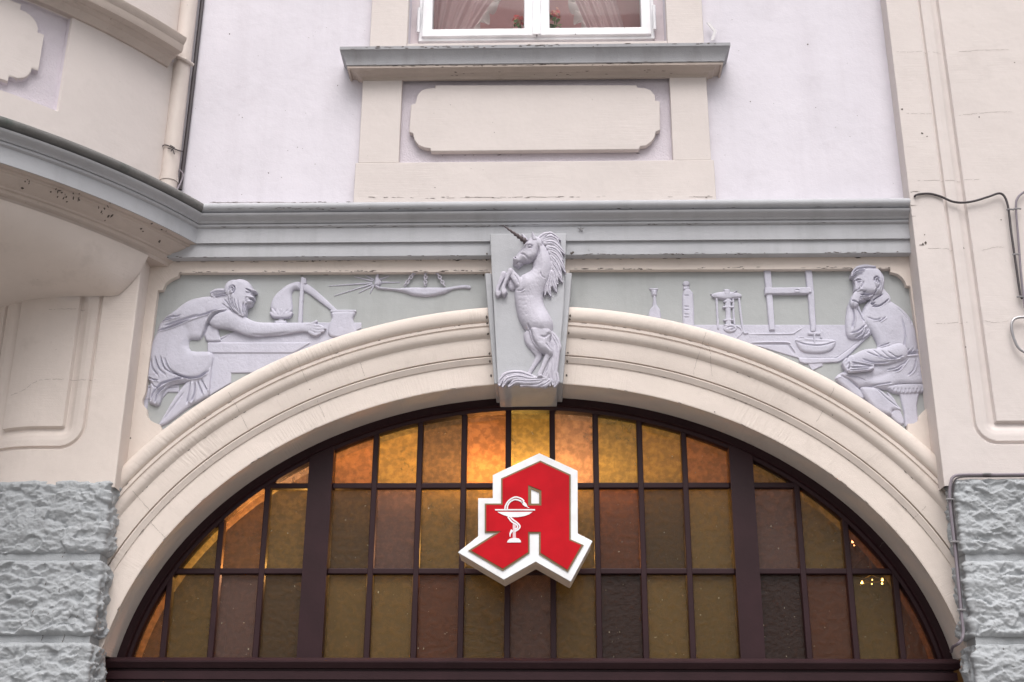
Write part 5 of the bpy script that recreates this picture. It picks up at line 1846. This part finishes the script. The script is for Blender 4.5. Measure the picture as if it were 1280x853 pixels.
def flake(loc, nor, a_, b_, along=Vector((1, 0, 0))):
    u_ = (along - nor * along.dot(nor)).normalized()
    v_ = nor.cross(u_)
    n_ = random.randint(6, 9)
    c_ = loc + nor * 0.0011
    ph = random.uniform(0, 6)
    GR.add([c_ + u_ * a_ * math.cos(2 * math.pi * k / n_) * random.uniform(0.5, 1.2) + v_ * b_ * math.sin(2 * math.pi * k / n_) * random.uniform(0.4, 1.2) for k in range(n_)], [tuple(range(n_))])


def flakes(pts, Yg, per_px, a_, b_, jit=0.8, up=False, z=None):
    P = catmull(pts, 6)
    L = np.r_[0, np.cumsum(np.linalg.norm(np.diff(P, axis=0), axis=1))]
    d_ = 0.0
    while d_ < L[-1]:
        d_ += random.expovariate(per_px * (0.25 + 2.2 * max(0, float(vnoise(d_ * 0.035, pts[0][1] * 0.37, 5)) - 0.33)))
        px, py = (float(np.interp(d_, L, P[:, c])) for c in (0, 1))
        loc, nor = hit(px, py + random.gauss(0, jit), Yg, up, z)
        if loc is not None:
            k = random.uniform(0.4, 1.5)
            flake(loc, nor, a_ * k, b_ * random.uniform(0.4, 1.3))


flakes([(212, 327.5), (400, 326.5), (609, 325)], 0, 0.22, 0.010, 0.0018, 0.7)
flakes([(713, 324), (900, 322.5), (1143, 320.5)], 0, 0.25, 0.010, 0.0020, 0.7)
flakes([(226, 342.5), (400, 342), (608, 341)], 0.02, 0.22, 0.010, 0.0018, 0.6)  # dark flecks draw the shade line under the left recess's top edge
flakes([(716, 339), (900, 338), (1110, 337.5)], 0.02, 0.22, 0.010, 0.0018, 0.6)  # the same painted shade line over the right recess
flakes([(264, 253.5), (600, 253), (1140, 251.5)], UY, 0.20, 0.012, 0.0015, 0.6)
flakes([(264, 262), (640, 261.5), (1140, 258.5)], -0.1, 0.12, 0.012, 0.0012, 0.4)  # dark flecks paint the shadow line below the cornice cap
flakes([(258, 282), (610, 280), (1140, 275.5)], -0.08, 0.10, 0.012, 0.0012, 0.5)
flakes([(436, 60), (640, 57), (905, 53)], -0.18, 0.20, 0.010, 0.0025, 1.0)
flakes([(440, 80.5), (660, 78.5), (902, 75)], -0.16, 0.28, 0.012, 0.0015, 0.5)
flakes([(540, 190.5), (660, 190), (798, 188)], -0.07, 0.10, 0.008, 0.0018, 0.6)
flakes([(505, 100), (660, 99.5), (838, 98)], -0.04, 0.16, 0.008, 0.0018, 0.8)
for off, dens in ((0.0965, 0.10), (0.1245, 0.10), (0.2745, 0.06), (0.208, 0.04), (0.001, 0.03)):
    pts = arch(off, n=40)
    P = np.array(pts)
    L = np.r_[0, np.cumsum(np.linalg.norm(np.diff(P, axis=0), axis=1))]
    d_ = 0
    while d_ < L[-1]:
        d_ += random.expovariate(dens * 300 * (0.15 + 2.4 * max(0, float(vnoise(d_ * 5, off * 90, 2)) - 0.4)))
        x_, z_ = (float(np.interp(d_, L, P[:, c])) for c in (0, 1))
        ok, loc, nor, *_ = SC.ray_cast(DG, Vector((x_, -0.3, z_)), Vector((0, 1, 0)), distance=0.6)
        if ok and abs(x_) > 0.2:
            i_ = min(len(P) - 2, int(np.searchsorted(L, d_)))
            t_ = P[i_ + 1] - P[i_]
            flake(loc, nor, random.uniform(0.003, 0.014), random.uniform(0.0008, 0.0022), Vector((t_[0], 0, t_[1])))
for px, py in ((611, 402), (611.5, 409), (612.5, 421), (614, 444), (614.5, 453), (616, 470), (710.5, 400), (710, 404), (708.8, 420), (708, 443), (707, 453), (706, 470), (611, 323), (610, 325), (712, 322), (714, 321), (1146, 318), (1143, 320), (606, 341)):  # dark flecks painted for the black gaps where mouldings meet the keystone
    loc, nor = hit(px + (-2 if px < 660 else 2), py, 0)
    if loc is not None:
        flake(loc, nor, 0.005, 0.008)
for px, py, r_ in ((1012, 48, .004), (1125, 142, .005), (1150, 172, .006), (1156, 176, .004), (1153, 298, .003), (1249, 278, .004), (1203, 313, .005), (284, 35, .004), (296, 137, .003), (156, 541, .004), (1089, 513, .003), (1044, 514, .003),
                   (896, 508, .003), (1266, 82, .003), (1205, 437, .004), (120, 470, .003), (384, 481, .003), (1222, 150, .004), (720, 25, .003), (940, 120, .003), (333, 210, .004), (300, 140, .003), (420, 100, .003)):
    loc, nor = hit(px, py, -0.08)
    if loc is not None:
        flake(loc, nor, r_, r_)
for px, py, n_ in ((72, 240, 8), (80, 245, 5), (98, 250, 6), (128, 262, 7), (132, 268, 4), (30, 228, 5), (180, 285, 3), (200, 295, 3)):
    for k in range(n_):
        loc, nor = hit(px + random.gauss(0, 4), py + random.gauss(0, 2), 0, True, zf - 0.02)
        if loc is not None:
            flake(loc, nor, random.uniform(.003, .012), random.uniform(.002, .006), Vector((0.6, -0.75, 0)))
for px, py, n_ in ((58, 9, 5), (82, 18, 4), (178, 68, 5), (198, 83, 10), (208, 86, 5), (120, 40, 3), (30, 4, 3)):
    for k in range(n_):
        loc, nor = hit(px + random.gauss(0, 3), py + random.gauss(0, 1.5), 0, True, za + 0.03)
        if loc is not None:
            flake(loc, nor, random.uniform(.002, .007), random.uniform(.002, .004), Vector((0.6, -0.75, 0)))
for _ in range(60):
    loc, nor = hit(random.uniform(230, 1140), random.uniform(5, 250), UY)
    if loc is not None:
        flake(loc, nor, random.uniform(.001, .003), random.uniform(.001, .002))
o = GR.build('dirt_and_shade_flecks', M_BLACK, B, smooth=False)  # holds real dirt flecks together with the painted shade lines
o['kind'] = 'stuff'

CK = MB()


def crack(pts, wd=0.0022, Yg=-0.05, wob=0.5):
    P = catmull(pts, 10)
    run = []
    for i, p in enumerate(P):
        loc, nor = hit(p[0] + random.gauss(0, wob * 0.5), p[1] + random.gauss(0, wob * 0.5), Yg)
        if loc is None:
            continue
        run.append((loc + nor * 0.0009, nor))
    for (a_, na), (b_, nb) in zip(run, run[1:]):
        t_ = b_ - a_
        if t_.length > 0.06 or t_.length < 1e-5 or random.random() < 0.12:
            continue
        sd_ = na.cross(t_).normalized() * wd * random.uniform(0.25, 0.6)
        CK.add([a_ - sd_, b_ - sd_, b_ + sd_, a_ + sd_], [(0, 1, 2, 3)])


for l in ([(372, 450), (377, 462), (384, 478)], [(288, 494), (296, 508), (305, 527), (312, 540)], [(450, 453), (456, 470)], [(165, 612), (178, 628), (190, 641)], [(187, 652), (196, 662), (206, 672)], [(882, 418), (879, 427), (872, 448), (866, 470)],
          [(885, 432), (888, 450), (890, 470)], [(1041, 488), (1036, 498)], [(1030, 512), (1020, 528)], [(1158, 632), (1150, 641), (1142, 648)], [(1122, 662), (1113, 672)], [(396, 500), (405, 520)]):
    crack(l, 0.0012, -0.02)
for l in ([(1121, 65), (1135, 65.5), (1150, 64.5), (1178, 64)], [(1200, 63), (1230, 61), (1262, 60.5)], [(1133, 142), (1150, 142.5), (1166, 142.5)], [(1200, 143), (1225, 140), (1250, 138.5), (1266, 138.5)], [(1145, 226), (1170, 226), (1195, 224), (1225, 223)],
          [(1160, 311), (1180, 311), (1192, 312)], [(1228, 312), (1245, 308), (1256, 308)], [(1232, 400), (1245, 402), (1262, 400)], [(1170, 405), (1190, 404), (1210, 402)]):
    crack(l, 0.0011, PF, 0.4)
for l in ([(120, 475), (100, 474), (70, 473), (45, 475), (26, 486), (8, 490)], [(60, 386), (80, 385), (104, 385)], [(92, 162), (91, 172)]):
    crack(l, 0.0012, PF, 0.4)
for l in ([(262, 253.5), (330, 253), (420, 253.5)], [(560, 253.5), (640, 252.5), (700, 252.5)], [(860, 252.5), (940, 251.5), (1080, 251.5), (1140, 250.5)]):
    crack(l, 0.002, UY, 0.5)
o = CK.build('hairline_cracks', simple('crack_line', (0.24, 0.20, 0.18), 0.95), B, smooth=False)
o['kind'] = 'stuff'
